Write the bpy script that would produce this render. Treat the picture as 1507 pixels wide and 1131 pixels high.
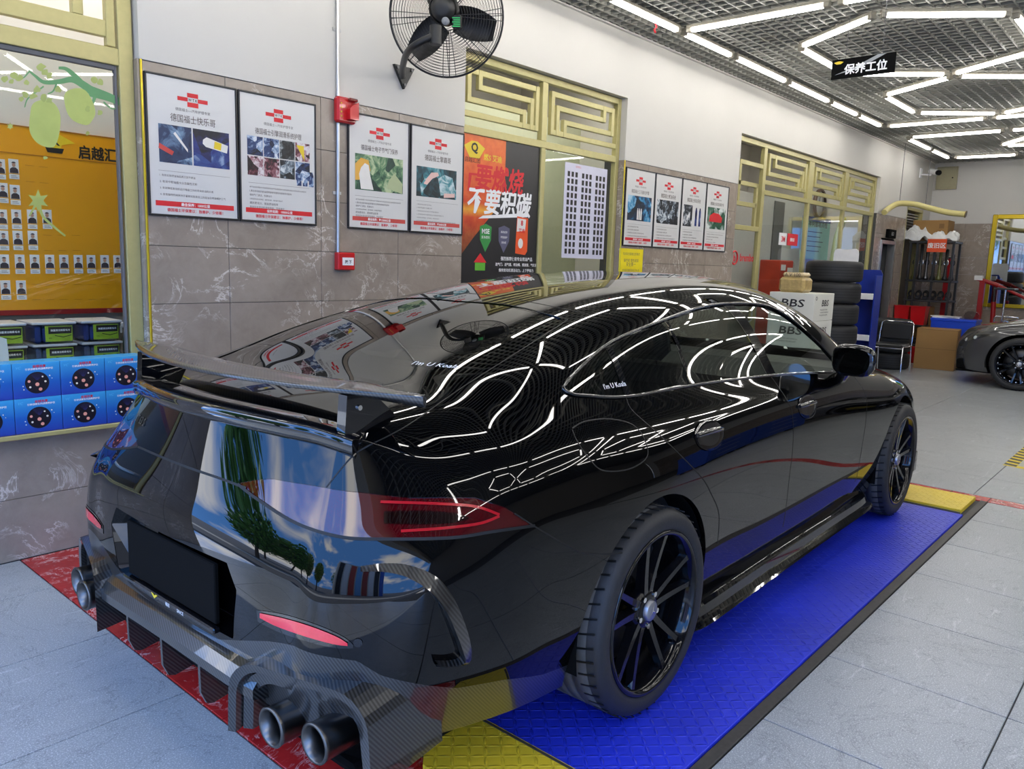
import bpy, bmesh, math, random
import numpy as np
from mathutils import Vector, Matrix, Quaternion
from mathutils.bvhtree import BVHTree

PI = math.pi
random.seed(7)
scene = bpy.context.scene
C = scene.collection
for o in list(bpy.data.objects):
    bpy.data.objects.remove(o, do_unlink=True)

# ------------------------------------------------------------------ camera
# world axes: X along the tiled wall into the garage, Y towards that wall, Z up; eye at 1.49 m
EYE = Vector((0.0, 0.0, 1.49))
YAW, PITCH, ROLL, FPX = math.radians(41.229), math.radians(-8.887), math.radians(1.853), 1161.43
_f = Vector((math.cos(PITCH) * math.cos(YAW), math.cos(PITCH) * math.sin(YAW), math.sin(PITCH)))
_r = _f.cross(Vector((0, 0, 1))).normalized()
_u = _r.cross(_f)
_r2 = math.cos(ROLL) * _r + math.sin(ROLL) * _u
_u2 = -math.sin(ROLL) * _r + math.cos(ROLL) * _u
cam_data = bpy.data.cameras.new('camera')
cam_data.sensor_width = 36.0
cam_data.lens = FPX / 1507.0 * 36.0
cam_data.clip_start = 0.05
cam_data.clip_end = 500
cam = bpy.data.objects.new('camera', cam_data)
C.objects.link(cam)
cam.matrix_world = Matrix(((_r2.x, _u2.x, -_f.x, EYE.x), (_r2.y, _u2.y, -_f.y, EYE.y),
                           (_r2.z, _u2.z, -_f.z, EYE.z), (0, 0, 0, 1)))
scene.camera = cam

# ------------------------------------------------------------------ sky, sun, exposure
world = bpy.data.worlds.new('sky')
scene.world = world
world.use_nodes = True
wn, wl = world.node_tree.nodes, world.node_tree.links
wn.clear()
w_out = wn.new('ShaderNodeOutputWorld')
w_bg = wn.new('ShaderNodeBackground')
w_tc = wn.new('ShaderNodeTexCoord')
w_map = wn.new('ShaderNodeMapping')
w_map.inputs['Scale'].default_value = (1.0, 1.0, 2.2)
w_n = wn.new('ShaderNodeTexNoise')
w_n.inputs['Scale'].default_value = 3.1
w_n.inputs['Detail'].default_value = 7
w_cr = wn.new('ShaderNodeValToRGB')
w_cr.color_ramp.elements[0].position = 0.49
w_cr.color_ramp.elements[0].color = (0.10, 0.30, 0.80, 1)
w_cr.color_ramp.elements[1].position = 0.64
w_cr.color_ramp.elements[1].color = (1.0, 1.0, 1.0, 1)
wl.new(w_tc.outputs['Generated'], w_map.inputs[0])
wl.new(w_map.outputs[0], w_n.inputs['Vector'])
wl.new(w_n.outputs['Fac'], w_cr.inputs[0])
wl.new(w_cr.outputs[0], w_bg.inputs[0])
w_bg.inputs[1].default_value = 6.0
wl.new(w_bg.outputs[0], w_out.inputs[0])

sun_data = bpy.data.lights.new('sun', 'SUN')
sun_data.energy = 9.0
sun_data.angle = math.radians(0.6)
sun = bpy.data.objects.new('sun', sun_data)
C.objects.link(sun)
sun.rotation_euler = Vector((0.25, -0.35, -0.9)).to_track_quat('-Z', 'Y').to_euler()

scene.view_settings.view_transform = 'Standard'
scene.view_settings.look = 'None'
scene.view_settings.gamma = 1.0
scene.view_settings.use_curve_mapping = False
scene.view_settings.exposure = 0.14
scene.cycles.use_denoising = True
scene.cycles.max_bounces = 10
scene.cycles.glossy_bounces = 6
scene.cycles.transparent_max_bounces = 16
scene.cycles.sample_clamp_indirect = 8.0

# ------------------------------------------------------------------ pixel -> world helpers (photograph is 1507x1131)
def ray(px, py):
    a, b = (px - 753.5) / FPX, (py - 565.5) / FPX
    return _r2 * a - _u2 * b + _f
def at_y(px, py, Y):
    d = ray(px, py); return EYE + d * (Y / d.y)
def at_x(px, py, X):
    d = ray(px, py); return EYE + d * (X / d.x)
def at_z(px, py, Z):
    d = ray(px, py); return EYE + d * ((Z - EYE.z) / d.z)

# ------------------------------------------------------------------ materials
MATS = {}
def new_mat(name):
    m = bpy.data.materials.new(name); m.use_nodes = True
    nt = m.node_tree; nt.nodes.clear()
    out = nt.nodes.new('ShaderNodeOutputMaterial')
    b = nt.nodes.new('ShaderNodeBsdfPrincipled')
    nt.links.new(b.outputs[0], out.inputs[0])
    MATS[name] = m
    return m, nt, b
def mixcol(nt, fac, a, b, blend='MIX'):
    n = nt.nodes.new('ShaderNodeMix'); n.data_type = 'RGBA'; n.blend_type = blend
    if hasattr(fac, 'links') or isinstance(fac, bpy.types.NodeSocket): nt.links.new(fac, n.inputs['Factor'])
    else: n.inputs['Factor'].default_value = fac
    for s, v in (('A', a), ('B', b)):
        i = [q for q in n.inputs if q.name == s and q.type == 'RGBA'][0]
        if isinstance(v, bpy.types.NodeSocket): nt.links.new(v, i)
        else: i.default_value = (v[0], v[1], v[2], 1)
    return [q for q in n.outputs if q.type == 'RGBA'][0]
def ramp(nt, sock, stops):
    n = nt.nodes.new('ShaderNodeValToRGB'); e = n.color_ramp.elements
    while len(e) < len(stops): e.new(0.5)
    for k, (p, c) in enumerate(stops):
        e[k].position = p
        e[k].color = (c[0], c[1], c[2], 1) if isinstance(c, (tuple, list)) else (c, c, c, 1)
    nt.links.new(sock, n.inputs[0]); return n.outputs[0]
def position(nt, scale=(1, 1, 1), rot=(0, 0, 0), obj=False):
    if obj:
        g = nt.nodes.new('ShaderNodeTexCoord'); s = g.outputs['Object']
    else:
        g = nt.nodes.new('ShaderNodeNewGeometry'); s = g.outputs['Position']
    mp = nt.nodes.new('ShaderNodeMapping'); mp.inputs['Scale'].default_value = scale; mp.inputs['Rotation'].default_value = rot
    nt.links.new(s, mp.inputs[0]); return mp.outputs[0]
def noise(nt, vec, scale, detail=4, rough=0.55, dist=0.0):
    n = nt.nodes.new('ShaderNodeTexNoise'); n.inputs['Scale'].default_value = scale; n.inputs['Detail'].default_value = detail
    n.inputs['Roughness'].default_value = rough; n.inputs['Distortion'].default_value = dist
    nt.links.new(vec, n.inputs['Vector']); return n.outputs['Fac']
def bump(nt, b, sock, strength=0.3, dist=0.002):
    n = nt.nodes.new('ShaderNodeBump'); n.inputs['Strength'].default_value = strength; n.inputs['Distance'].default_value = dist
    nt.links.new(sock, n.inputs['Height']); nt.links.new(n.outputs[0], b.inputs['Normal'])
def pm(name, col, rough=0.5, metal=0.0, var=0.08, scale=14, coat=0.0, spec=0.5, emit=None, bmp=0.0, bscale=200):
    """plain procedural material: colour with a little noise in it"""
    if name in MATS: return MATS[name]
    m, nt, b = new_mat(name)
    v = position(nt)
    f = noise(nt, v, scale, 5)
    dark = tuple(c * (1 - var) for c in col); lite = tuple(min(1, c * (1 + var)) for c in col)
    nt.links.new(mixcol(nt, f, dark, lite), b.inputs['Base Color'])
    b.inputs['Roughness'].default_value = rough; b.inputs['Metallic'].default_value = metal
    b.inputs['Coat Weight'].default_value = coat; b.inputs['Coat Roughness'].default_value = 0.03
    b.inputs['Specular IOR Level'].default_value = spec
    if emit:
        b.inputs['Emission Color'].default_value = (*col, 1); b.inputs['Emission Strength'].default_value = emit
    if bmp: bump(nt, b, noise(nt, v, bscale, 3), bmp)
    return m
def rgb(h):
    h = h.lstrip('#'); r = [int(h[i:i + 2], 16) / 255 for i in (0, 2, 4)]
    return tuple(c / 12.92 if c <= 0.04045 else ((c + 0.055) / 1.055) ** 2.4 for c in r)

# ------------------------------------------------------------------ object helpers
def tag(o, label=None, cat=None, group=None, kind=None):
    if label: o['label'] = label
    if cat: o['category'] = cat
    if group: o['group'] = group
    if kind: o['kind'] = kind
    return o
def thing(name, label, cat, loc=(0, 0, 0), rotz=0.0, group=None, rot=None):
    o = bpy.data.objects.new(name, None); C.objects.link(o)
    o.empty_display_size = 0.1
    o.location = loc; o.rotation_euler = rot if rot else (0, 0, rotz)
    return tag(o, label, cat, group)
def copy_tree(o, parent=None):
    c = o.copy(); C.objects.link(c); c.parent = parent
    for ch in o.children: copy_tree(ch, c)
    return c
class MB:
    """collects shapes; build() links them as ONE mesh object"""
    def __init__(s): s.v = []; s.f = []; s.sm = []
    def add(s, vs, fs, M=None, smooth=False):
        n = len(s.v)
        if M is not None: vs = [M @ Vector(v) for v in vs]
        s.v += [tuple(v) for v in vs]
        s.f += [tuple(i + n for i in f) for f in fs]; s.sm += [smooth] * len(fs); return s
    def box(s, x0, x1, y0, y1, z0, z1, bev=0.0, M=None):
        if x1 < x0: x0, x1 = x1, x0
        if y1 < y0: y0, y1 = y1, y0
        if z1 < z0: z0, z1 = z1, z0
        if bev <= 0:
            vs = [(x, y, z) for z in (z0, z1) for y in (y0, y1) for x in (x0, x1)]
            return s.add(vs, [(0, 2, 3, 1), (4, 5, 7, 6), (0, 1, 5, 4), (2, 6, 7, 3), (0, 4, 6, 2), (1, 3, 7, 5)], M)
        b = min(bev, (x1 - x0) * .49, (y1 - y0) * .49, (z1 - z0) * .49)
        vs = []; idx = {}
        for ix, sx in ((0, -1), (1, 1)):
            for iy, sy in ((0, -1), (1, 1)):
                for iz, sz in ((0, -1), (1, 1)):
                    X, Y, Z = (x0, x1)[ix], (y0, y1)[iy], (z0, z1)[iz]
                    for ax in range(3):
                        q = [X - sx * b, Y - sy * b, Z - sz * b]; q[ax] = (X, Y, Z)[ax]
                        idx[(ix, iy, iz, ax)] = len(vs); vs.append(tuple(q))
        fs = []
        def quad(ax, side):
            o = [a for a in range(3) if a != ax]
            r = []
            for p_, q_ in ((0, 0), (1, 0), (1, 1), (0, 1)):
                k = [0, 0, 0]; k[ax] = side; k[o[0]] = p_; k[o[1]] = q_
                r.append(idx[(*k, ax)])
            if (ax == 1) == bool(side): r.reverse()
            return tuple(r)
        for ax in range(3):
            for side in (0, 1): fs.append(quad(ax, side))
        ctr = Vector(((x0 + x1) / 2, (y0 + y1) / 2, (z0 + z1) / 2))
        def orient(f):
            a, b2, c = (Vector(vs[i]) for i in f[:3])
            n = (b2 - a).cross(c - a); m_ = sum((Vector(vs[i]) for i in f), Vector()) / len(f) - ctr
            return f if n.dot(m_) > 0 else tuple(reversed(f))
        for a1 in range(3):
            for a2 in range(a1 + 1, 3):
                a3 = 3 - a1 - a2
                for p_ in (0, 1):
                    for q_ in (0, 1):
                        k0 = [0, 0, 0]; k0[a1] = p_; k0[a2] = q_; k1 = list(k0); k1[a3] = 1
                        fs.append((idx[(*k0, a1)], idx[(*k1, a1)], idx[(*k1, a2)], idx[(*k0, a2)]))
        for ix in (0, 1):
            for iy in (0, 1):
                for iz in (0, 1): fs.append(tuple(idx[(ix, iy, iz, a)] for a in range(3)))
        return s.add(vs, [orient(f) for f in fs], M)
    def cyl(s, p0, p1, r0, r1=None, seg=16, caps=True, M=None, smooth=True):
        r1 = r0 if r1 is None else r1
        p0, p1 = Vector(p0), Vector(p1); d = (p1 - p0).normalized()
        a = d.orthogonal().normalized(); b = d.cross(a)
        vs = [p + (a * math.cos(2 * PI * k / seg) + b * math.sin(2 * PI * k / seg)) * r for p, r in ((p0, r0), (p1, r1)) for k in range(seg)]
        s.add(vs, [(k, (k + 1) % seg, seg + (k + 1) % seg, seg + k) for k in range(seg)], M, smooth)
        if caps:
            s.add(vs, [tuple(range(seg - 1, -1, -1)), tuple(range(seg, 2 * seg))], M, False)
        return s
    def tube(s, pts, r, seg=8, closed=False, M=None, caps=True):
        pts = [Vector(p) for p in pts]; n = len(pts); vs = []
        rad = r if isinstance(r, (list, tuple)) else [r] * n
        prev = None
        for i, p in enumerate(pts):
            if closed: t = pts[(i + 1) % n] - pts[i - 1]
            else: t = pts[min(i + 1, n - 1)] - pts[max(i - 1, 0)]
            t = t.normalized() if t.length > 1e-9 else Vector((0, 0, 1))
            if prev is None: a = t.orthogonal().normalized()
            else:
                a = prev - t * prev.dot(t); a = a.normalized() if a.length > 1e-6 else t.orthogonal().normalized()
            prev = a; b = t.cross(a)
            vs += [p + (a * math.cos(2 * PI * k / seg) + b * math.sin(2 * PI * k / seg)) * rad[i] for k in range(seg)]
        fs = []
        for i in range(n if closed else n - 1):
            j = (i + 1) % n
            fs += [(i * seg + k, i * seg + (k + 1) % seg, j * seg + (k + 1) % seg, j * seg + k) for k in range(seg)]
        s.add(vs, fs, M, True)
        if caps and not closed: s.add(vs, [tuple(range(seg - 1, -1, -1)), tuple(range((n - 1) * seg, n * seg))], M, False)
        return s
    def lathe(s, prof, seg=32, M=None, closed=False, smooth=True):
        """profile of (radius, height); turned about local z"""
        n = len(prof)
        vs = [(r * math.cos(2 * PI * k / seg), r * math.sin(2 * PI * k / seg), h) for r, h in prof for k in range(seg)]
        fs = []
        for i in range(n if closed else n - 1):
            j = (i + 1) % n
            fs += [(i * seg + k, i * seg + (k + 1) % seg, j * seg + (k + 1) % seg, j * seg + k) for k in range(seg)]
        return s.add(vs, fs, M, smooth)
    def prism(s, outline, d0, d1, M=None, plane='xz'):
        """outline in plane, extruded along the third axis from d0 to d1"""
        n = len(outline)
        def P(a, b, d): return {'xz': (a, d, b), 'xy': (a, b, d), 'yz': (d, a, b)}[plane]
        vs = [P(a, b, d0) for a, b in outline] + [P(a, b, d1) for a, b in outline]
        A = sum(outline[i][0] * outline[(i + 1) % n][1] - outline[(i + 1) % n][0] * outline[i][1] for i in range(n))
        fs = [tuple(range(n)), tuple(range(2 * n - 1, n - 1, -1))] + [(i, n + i, n + (i + 1) % n, (i + 1) % n) for i in range(n)]
        flip = (A > 0) == (d1 > d0)
        if plane == 'xz': flip = not flip
        if flip: fs = [tuple(reversed(f)) for f in fs]
        return s.add(vs, fs, M)
    def build(s, name, mat, parent=None, kind=None, autosmooth=None):
        me = bpy.data.meshes.new(name)
        me.from_pydata(s.v, [], s.f)
        me.polygons.foreach_set('use_smooth', s.sm)
        me.materials.append(mat); me.update()
        o = bpy.data.objects.new(name, me); C.objects.link(o)
        if parent is not None: o.parent = parent
        if kind: o['kind'] = kind
        return o
def slab(name, mat, b, parent=None, kind=None, bev=0.0):
    return MB().box(*b, bev=bev).build(name, mat, parent, kind)
def inst(src, parent, loc, rot=(0, 0, 0), scale=None):
    c = src.copy(); C.objects.link(c); c.parent = parent; c.location = loc; c.rotation_euler = rot
    if scale: c.scale = scale
    return c
_tc = {}
def text_data(s, bold=0.0):
    """flat mesh of a line of lettering; x right, y up, cap height about 0.7"""
    key = (s, bold)
    if key in _tc: return _tc[key]
    cu = bpy.data.curves.new('lettering', 'FONT'); cu.body = s; cu.size = 1.0; cu.resolution_u = 2; cu.offset = bold
    ob = bpy.data.objects.new('lettering', cu); C.objects.link(ob)
    dg = bpy.context.evaluated_depsgraph_get(); dg.update()
    me = bpy.data.meshes.new_from_object(ob.evaluated_get(dg))
    vs = [tuple(v.co) for v in me.vertices]; fs = [tuple(p.vertices) for p in me.polygons]
    bpy.data.objects.remove(ob, do_unlink=True); bpy.data.curves.remove(cu); bpy.data.meshes.remove(me)
    if not vs: vs = [(0, 0, 0)]
    x0 = min(v[0] for v in vs); x1 = max(v[0] for v in vs); y0 = min(v[1] for v in vs); y1 = max(v[1] for v in vs)
    _tc[key] = (vs, fs, x0, x1, y0, y1)
    return _tc[key]
def put_text(mb, s, cx, cz, height=None, width=None, y=0.0, bold=0.0, align='C', shear=0.0, rot=0.0, M=None):
    """lettering on a vertical board facing -y: centred on (cx, cz)"""
    vs, fs, x0, x1, y0, y1 = text_data(s, min(bold, .008))
    k = height / max(1e-6, (y1 - y0)) if height else width / max(1e-6, (x1 - x0))
    kx = k
    if height and width: kx = width / max(1e-6, (x1 - x0))
    mx = {'C': (x0 + x1) / 2, 'L': x0, 'R': x1}[align]; my = (y0 + y1) / 2
    c, sn = math.cos(rot), math.sin(rot)
    out = []
    for vx, vy, vz in vs:
        a, b = (vx - mx) * kx, (vy - my) * k
        a += shear * b
        out.append((cx + a * c - b * sn, y, cz + a * sn + b * c))
    e = ky = 0.0
    if bold > .008: e = bold * k * .9; 
    for dx, dz in (((0, 0),) if not e else ((-e, 0), (e, 0), (0, e), (0, -e))):
        mb.add([(a + dx, b - ky, c_ + dz) for a, b, c_ in out], fs, M); ky += .00012
    return mb

def glass_mat(name, tint, ior=1.5, rough=0.0):
    m, nt, b = new_mat(name); nt.nodes.remove(b)
    out = [n for n in nt.nodes if n.type == 'OUTPUT_MATERIAL'][0]
    fr = nt.nodes.new('ShaderNodeFresnel'); fr.inputs[0].default_value = ior
    t = nt.nodes.new('ShaderNodeBsdfTransparent'); t.inputs[0].default_value = (*tint, 1)
    g = nt.nodes.new('ShaderNodeBsdfGlossy'); g.inputs['Roughness'].default_value = rough; g.inputs[0].default_value = (1, 1, 1, 1)
    mx = nt.nodes.new('ShaderNodeMixShader')
    ge = nt.nodes.new('ShaderNodeNewGeometry'); mu = nt.nodes.new('ShaderNodeMath'); mu.operation = 'MULTIPLY_ADD'   # thin sheet: the inner face adds no mirror of its own
    mu.inputs[1].default_value = -1.0; mu.inputs[2].default_value = 1.0; nt.links.new(ge.outputs['Backfacing'], mu.inputs[0])
    m3 = nt.nodes.new('ShaderNodeMath'); m3.operation = 'MULTIPLY'; nt.links.new(fr.outputs[0], m3.inputs[0]); nt.links.new(mu.outputs[0], m3.inputs[1])
    nt.links.new(m3.outputs[0], mx.inputs[0]); nt.links.new(t.outputs[0], mx.inputs[1]); nt.links.new(g.outputs[0], mx.inputs[2])
    nt.links.new(mx.outputs[0], out.inputs[0])
    return m
# ================================================================== the setting
YW, CEIL, XB = 4.126, 3.50, 16.3          # tiled wall, ceiling grille, back wall
def marble_mat(name, base, vein, dark, rough=.22, scale=1.0, vw=.015):
    m, nt, b = new_mat(name)
    v = position(nt)
    big = noise(nt, v, 1.7 * scale, 6, .62, .6)
    fine = noise(nt, v, 9 * scale, 8, .7, .4)
    c = mixcol(nt, ramp(nt, big, [(.3, 0.0), (.72, 1.0)]), dark, base)
    c = mixcol(nt, ramp(nt, fine, [(.35, 0.0), (.75, .55)]), c, tuple(x * 1.18 for x in base))
    mu = nt.nodes.new('ShaderNodeTexNoise'); mu.inputs['Scale'].default_value = 2.6 * scale; mu.inputs['Detail'].default_value = 9
    mu.inputs['Roughness'].default_value = .68; mu.inputs['Distortion'].default_value = 1.3; nt.links.new(v, mu.inputs['Vector'])
    vn = ramp(nt, mu.outputs['Fac'], [(.5 - vw, 0.0), (.5, 1.0), (.5 + vw, 0.0)])
    pt = noise(nt, v, 3.3 * scale, 3)
    ms = nt.nodes.new('ShaderNodeMath'); ms.operation = 'MULTIPLY'; nt.links.new(vn, ms.inputs[0]); nt.links.new(ramp(nt, pt, [(.45, 0.0), (.62, .9)]), ms.inputs[1])
    c = mixcol(nt, ms.outputs[0], c, vein)
    nt.links.new(c, b.inputs['Base Color']); b.inputs['Roughness'].default_value = rough
    bump(nt, b, fine, .06, .001)
    return m
TILEW = marble_mat('brown_grey_wall_tile', rgb('#9f9285'), rgb('#ded4c8'), rgb('#84786c'), .2)
REDM = marble_mat('red_marble', (.46, .022, .020), (.85, .52, .50), (.28, .012, .012), .18, 3.2, .03)
def floor_mat():
    m, nt, b = new_mat('grey_floor_tile')
    v = position(nt)
    big = noise(nt, v, 1.1, 5, .6)
    c = mixcol(nt, big, rgb('#7e8285'), rgb('#a6aaab'))
    sp = noise(nt, v, 190, 2, .8)
    c = mixcol(nt, ramp(nt, sp, [(.52, 0.0), (.70, .75)]), c, rgb('#dfe2e4'))
    st = noise(nt, position(nt, (1, 1, 1), (0, 0, .5)), 2.2, 9, .7, 1.6)
    c = mixcol(nt, ramp(nt, st, [(.492, 0.0), (.5, .65), (.508, 0.0)]), c, rgb('#5c6063'))
    st2 = noise(nt, position(nt, (.5, 2.5, 1), (0, 0, .3)), 6, 8, .75, .8)
    c = mixcol(nt, ramp(nt, st2, [(.60, 0.0), (.66, .5)]), c, rgb('#d0d3d4'))
    nt.links.new(c, b.inputs['Base Color'])
    b.inputs['Roughness'].default_value = .3; b.inputs['Specular IOR Level'].default_value = .45
    bump(nt, b, sp, .12, .0008)
    return m
TILEF = floor_mat()
GROUT = pm('dark_grout', (.06, .06, .058), .8)
PLASTER = pm('white_plaster', rgb('#cbc8c1'), .75, var=.03, scale=3)
GOLD = pm('pale_gold_frame', rgb('#b3aa72'), .35, .2, var=.1, scale=30)
BRASS = pm('polished_brass', rgb('#d6b92f'), .2, .6)
ALU = pm('brushed_aluminium', (.55, .55, .54), .3, .9)
DARKV = pm('dark_void', (.006, .006, .006), .95)
GRILLE = pm('grey_ceiling_grille', rgb('#8b8a82'), .6, .0, var=.06)
CLEAR = glass_mat('clear_window_glass', (.93, .95, .94), 1.45)

floor = MB().box(-2.6, XB, -7.2, YW, -.12, -.006).build('floor', GROUT, kind='structure')
_tm = {}
def floor_tile(x0, x1, y0, y1, mat=TILEF, top=0.0, name='floor_tile', parent=floor):
    g = .0024
    k = (round(x1 - x0, 3), round(y1 - y0, 3), mat.name, top)
    if k not in _tm:
        o = MB().box(-(x1 - x0) / 2 + g, (x1 - x0) / 2 - g, -(y1 - y0) / 2 + g, (y1 - y0) / 2 - g, top - .012, top, bev=.0012).build(name, mat, parent)
        _tm[k] = o
    else:
        o = inst(_tm[k], parent, (0, 0, 0)); o.name = name
    o.location = ((x0 + x1) / 2, (y0 + y1) / 2, 0)
    return o
# right of the lift
xs = [1.18] + [1.82 + .602 * k for k in range(7)] + [5.95]
for a, b in zip(xs[:-1], xs[1:]):
    for y0, y1 in ((.347, .955), (-.855, .347), (-2.055, -.855), (-3.255, -2.055)):
        floor_tile(a, b, y0, y1)
# behind the lift, towards the open front
for a, b in ((-.05, 1.168), (-1.25, -.05), (-2.45, -1.25)):
    for k in range(10):
        y1 = 3.685 - .612 * k
        floor_tile(a, b, y1 - .612, y1)
    floor_tile(a, b, 3.685, 4.12)
for k in range(4): floor_tile(-.05, 1.168, -2.435 - .612 * (k + 1), -2.435 - .612 * k)
# beyond the lift
xf = [6.09 + .602 * k for k in range(17)] + [XB]
for a, b in zip(xf[:-1], xf[1:]):
    for y0, y1 in ((-2.53, -1.33), (-1.33, -.13), (-.13, 1.07), (1.07, 2.27), (2.27, 3.47), (3.47, 4.12)):
        floor_tile(a, b, y0, y1)
# between and beside the runways
for a, b in zip(xs[:-1], xs[1:]):
    if a > 1.2:
        floor_tile(a, b, 1.635, 2.78); floor_tile(a, b, 3.47, 4.12)
# red marble border
for k in range(5):
    floor_tile(1.170, 1.49, 4.12 - .632 * (k + 1), 4.12 - .632 * k, REDM, .0005, 'red_border_tile')
for k in range(8):
    floor_tile(5.955, 6.085, 4.12 - .632 * (k + 1), 4.12 - .632 * k, REDM, .0005, 'red_border_tile')

# lift: two blue runways with yellow flaps
def plate_mat(name, col, wear):
    m, nt, b = new_mat(name)
    v = position(nt)
    def lug(angle, off):
        mp = nt.nodes.new('ShaderNodeMapping'); mp.inputs['Rotation'].default_value = (0, 0, angle); mp.inputs['Scale'].default_value = (1 / .05, 1 / .05, 0); mp.inputs['Location'].default_value = (off, off, 0)
        nt.links.new(v, mp.inputs[0])
        fr = nt.nodes.new('ShaderNodeVectorMath'); fr.operation = 'FRACTION'; nt.links.new(mp.outputs[0], fr.inputs[0])
        sb = nt.nodes.new('ShaderNodeVectorMath'); sb.operation = 'SUBTRACT'; sb.inputs[1].default_value = (.5, .5, 0); nt.links.new(fr.outputs[0], sb.inputs[0])
        sc = nt.nodes.new('ShaderNodeVectorMath'); sc.operation = 'MULTIPLY'; sc.inputs[1].default_value = (2.6, 9.0, 0); nt.links.new(sb.outputs[0], sc.inputs[0])
        ln = nt.nodes.new('ShaderNodeVectorMath'); ln.operation = 'LENGTH'; nt.links.new(sc.outputs[0], ln.inputs[0])
        return ramp(nt, ln.outputs['Value'], [(.0, 1.0), (.9, .6), (1.0, 0.0)])
    a = lug(PI / 4, 0.0); c2 = lug(-PI / 4, .5)
    mx = nt.nodes.new('ShaderNodeMath'); mx.operation = 'MAXIMUM'; nt.links.new(a, mx.inputs[0]); nt.links.new(c2, mx.inputs[1])
    w = noise(nt, v, 7, 8, .7)
    c = mixcol(nt, ramp(nt, noise(nt, v, 2.5, 5), [(.3, 0.0), (.7, 1.0)]), tuple(x * .8 for x in col), tuple(min(1, x * 1.1) for x in col))
    c = mixcol(nt, ramp(nt, w, [(.66, 0.0), (.72, .6)]), c, wear)
    nt.links.new(c, b.inputs['Base Color']); b.inputs['Roughness'].default_value = .42
    bump(nt, b, mx.outputs[0], 1.0, .006)
    return m
BLUEP = plate_mat('blue_tread_plate', (.016, .035, .60), (.10, .10, .16))
YELP = plate_mat('yellow_tread_plate', (.80, .58, .03), (.45, .34, .10))
PITEDGE = pm('worn_steel_angle', (.07, .065, .06), .55, .5, var=.35, scale=60)
def runway(y0, y1, label, far):
    r = thing('lift_platform', label, 'car lift', ((1.75 + 5.47) / 2, (y0 + y1) / 2, 0), group='blue runways of the car lift')
    L, Wd = (5.47 - 1.75) / 2, (y1 - y0) / 2
    MB().box(-L, L, -Wd, Wd, -.02, .012, bev=.002).build('deck_plate', BLUEP, r)
    MB().prism([(-L - .002, -Wd), (-L - .002, Wd), (-L - .24, Wd), (-L - .30, Wd - .06), (-L - .30, -Wd + .06), (-L - .24, -Wd)], .001, .016, plane='xy').build('near_flap', YELP, r)
    MB().box(L + .03, L + .45, -Wd + .02, Wd - .02, .0, .03, bev=.003, M=Matrix.Translation((L, 0, .02)) @ Matrix.Rotation(_R5, 4, 'Y') @ Matrix.Translation((-L, 0, -.02))).build('far_flap', YELP, r)
    for xx in (-L - .01, L + .02):
        MB().cyl((xx, -Wd + .02, .006), (xx, Wd - .02, .006), .012, seg=10).build('hinge', PITEDGE, r)
_R5 = 0.0
runway(1.003, 1.632, 'blue steel lift runway with yellow flaps under the right wheels of the black car', 0)
runway(2.79, 3.46, 'blue steel lift runway hidden under the left wheels of the black car', 0)
slab('trim_1', PITEDGE, (1.49, 5.95, .957, 1.0, -.02, .004), kind='structure', bev=.002)

# ------------------------------------------------------------------ tiled wall with three openings
OPEN = [(.20, 1.832, .605, 2.955), (4.108, 6.150, .605, 2.955), (8.428, 13.30, 0.0, 2.968), (13.62, 14.32, 0.0, 2.05), (14.86, 15.85, 0.0, 2.63)]
wall_left = None
mb = MB()
TK = .22
def wall_boxes(mb, x0, x1, z0, z1):
    """the wall slab between z0 and z1 with the openings left out"""
    zs = sorted({z0, z1} | {z for o in OPEN for z in o[2:] if z0 < z < z1})
    for za, zb in zip(zs[:-1], zs[1:]):
        cur = x0
        for a, b, c, d in OPEN:
            if c <= za and d >= zb:
                if a > cur: mb.box(cur, a, YW + (.009 if zb <= 2.42 else 0), YW + TK, za, zb)
                cur = max(cur, b)
        if cur < x1: mb.box(cur, x1, YW + (.009 if zb <= 2.42 else 0), YW + TK, za, zb)
XF = -.62          # open front of the garage
wall_boxes(mb, XF, XB + .2, 2.42, 4.2)
wall_left = mb.build('wall_left', PLASTER, kind='structure')
mb = MB(); wall_boxes(mb, XF, XB + .2, -.1, 2.42); mb.build('tile_backing', GROUT, wall_left)
_wt = {}
def wall_tile(x0, x1, z0, z1, parent, flip=None):
    if x1 - x0 < .012 or z1 - z0 < .012: return
    g = .0014
    k = (round(x1 - x0, 3), round(z1 - z0, 3), flip)
    if k not in _wt:
        if flip is None: o = MB().box(-(x1 - x0) / 2 + g, (x1 - x0) / 2 - g, 0, .010, -(z1 - z0) / 2 + g, (z1 - z0) / 2 - g, bev=.0012).build('wall_tile', TILEW, parent)
        else: o = MB().box(-.0, .010, -(x1 - x0) / 2 + g, (x1 - x0) / 2 - g, -(z1 - z0) / 2 + g, (z1 - z0) / 2 - g, bev=.0012).build('wall_tile', TILEW, parent)
        _wt[k] = o
    else: o = inst(_wt[k], parent, (0, 0, 0))
    if flip is None: o.location = ((x0 + x1) / 2, YW, (z0 + z1) / 2)
    else: o.location = (flip, (x0 + x1) / 2, (z0 + z1) / 2)
NX = [XF] + [2.286 + .6105 * k for k in range(-4, 24)]
for r in range(8):
    z0, z1 = r * .302, (r + 1) * .302
    for a, b in zip(NX[:-1], NX[1:]):
        b = min(b, XB)
        if a >= XB: continue
        # cut by openings
        segs = [(a, b, z0, z1)]
        for oa, ob, oc, od in OPEN:
            ns = []
            for (p, q, u, v) in segs:
                if q <= oa or p >= ob or v <= oc + .001 or u >= od - .001: ns.append((p, q, u, v)); continue
                if u < oc - .005: ns.append((p, q, u, oc)); u = oc
                if v > od + .005: ns.append((p, q, od, v)); v = od
                if p < oa: ns.append((p, oa, u, v))
                if q > ob: ns.append((ob, q, u, v))
            segs = ns
        for sgm in segs: wall_tile(*sgm, wall_left)
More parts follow.
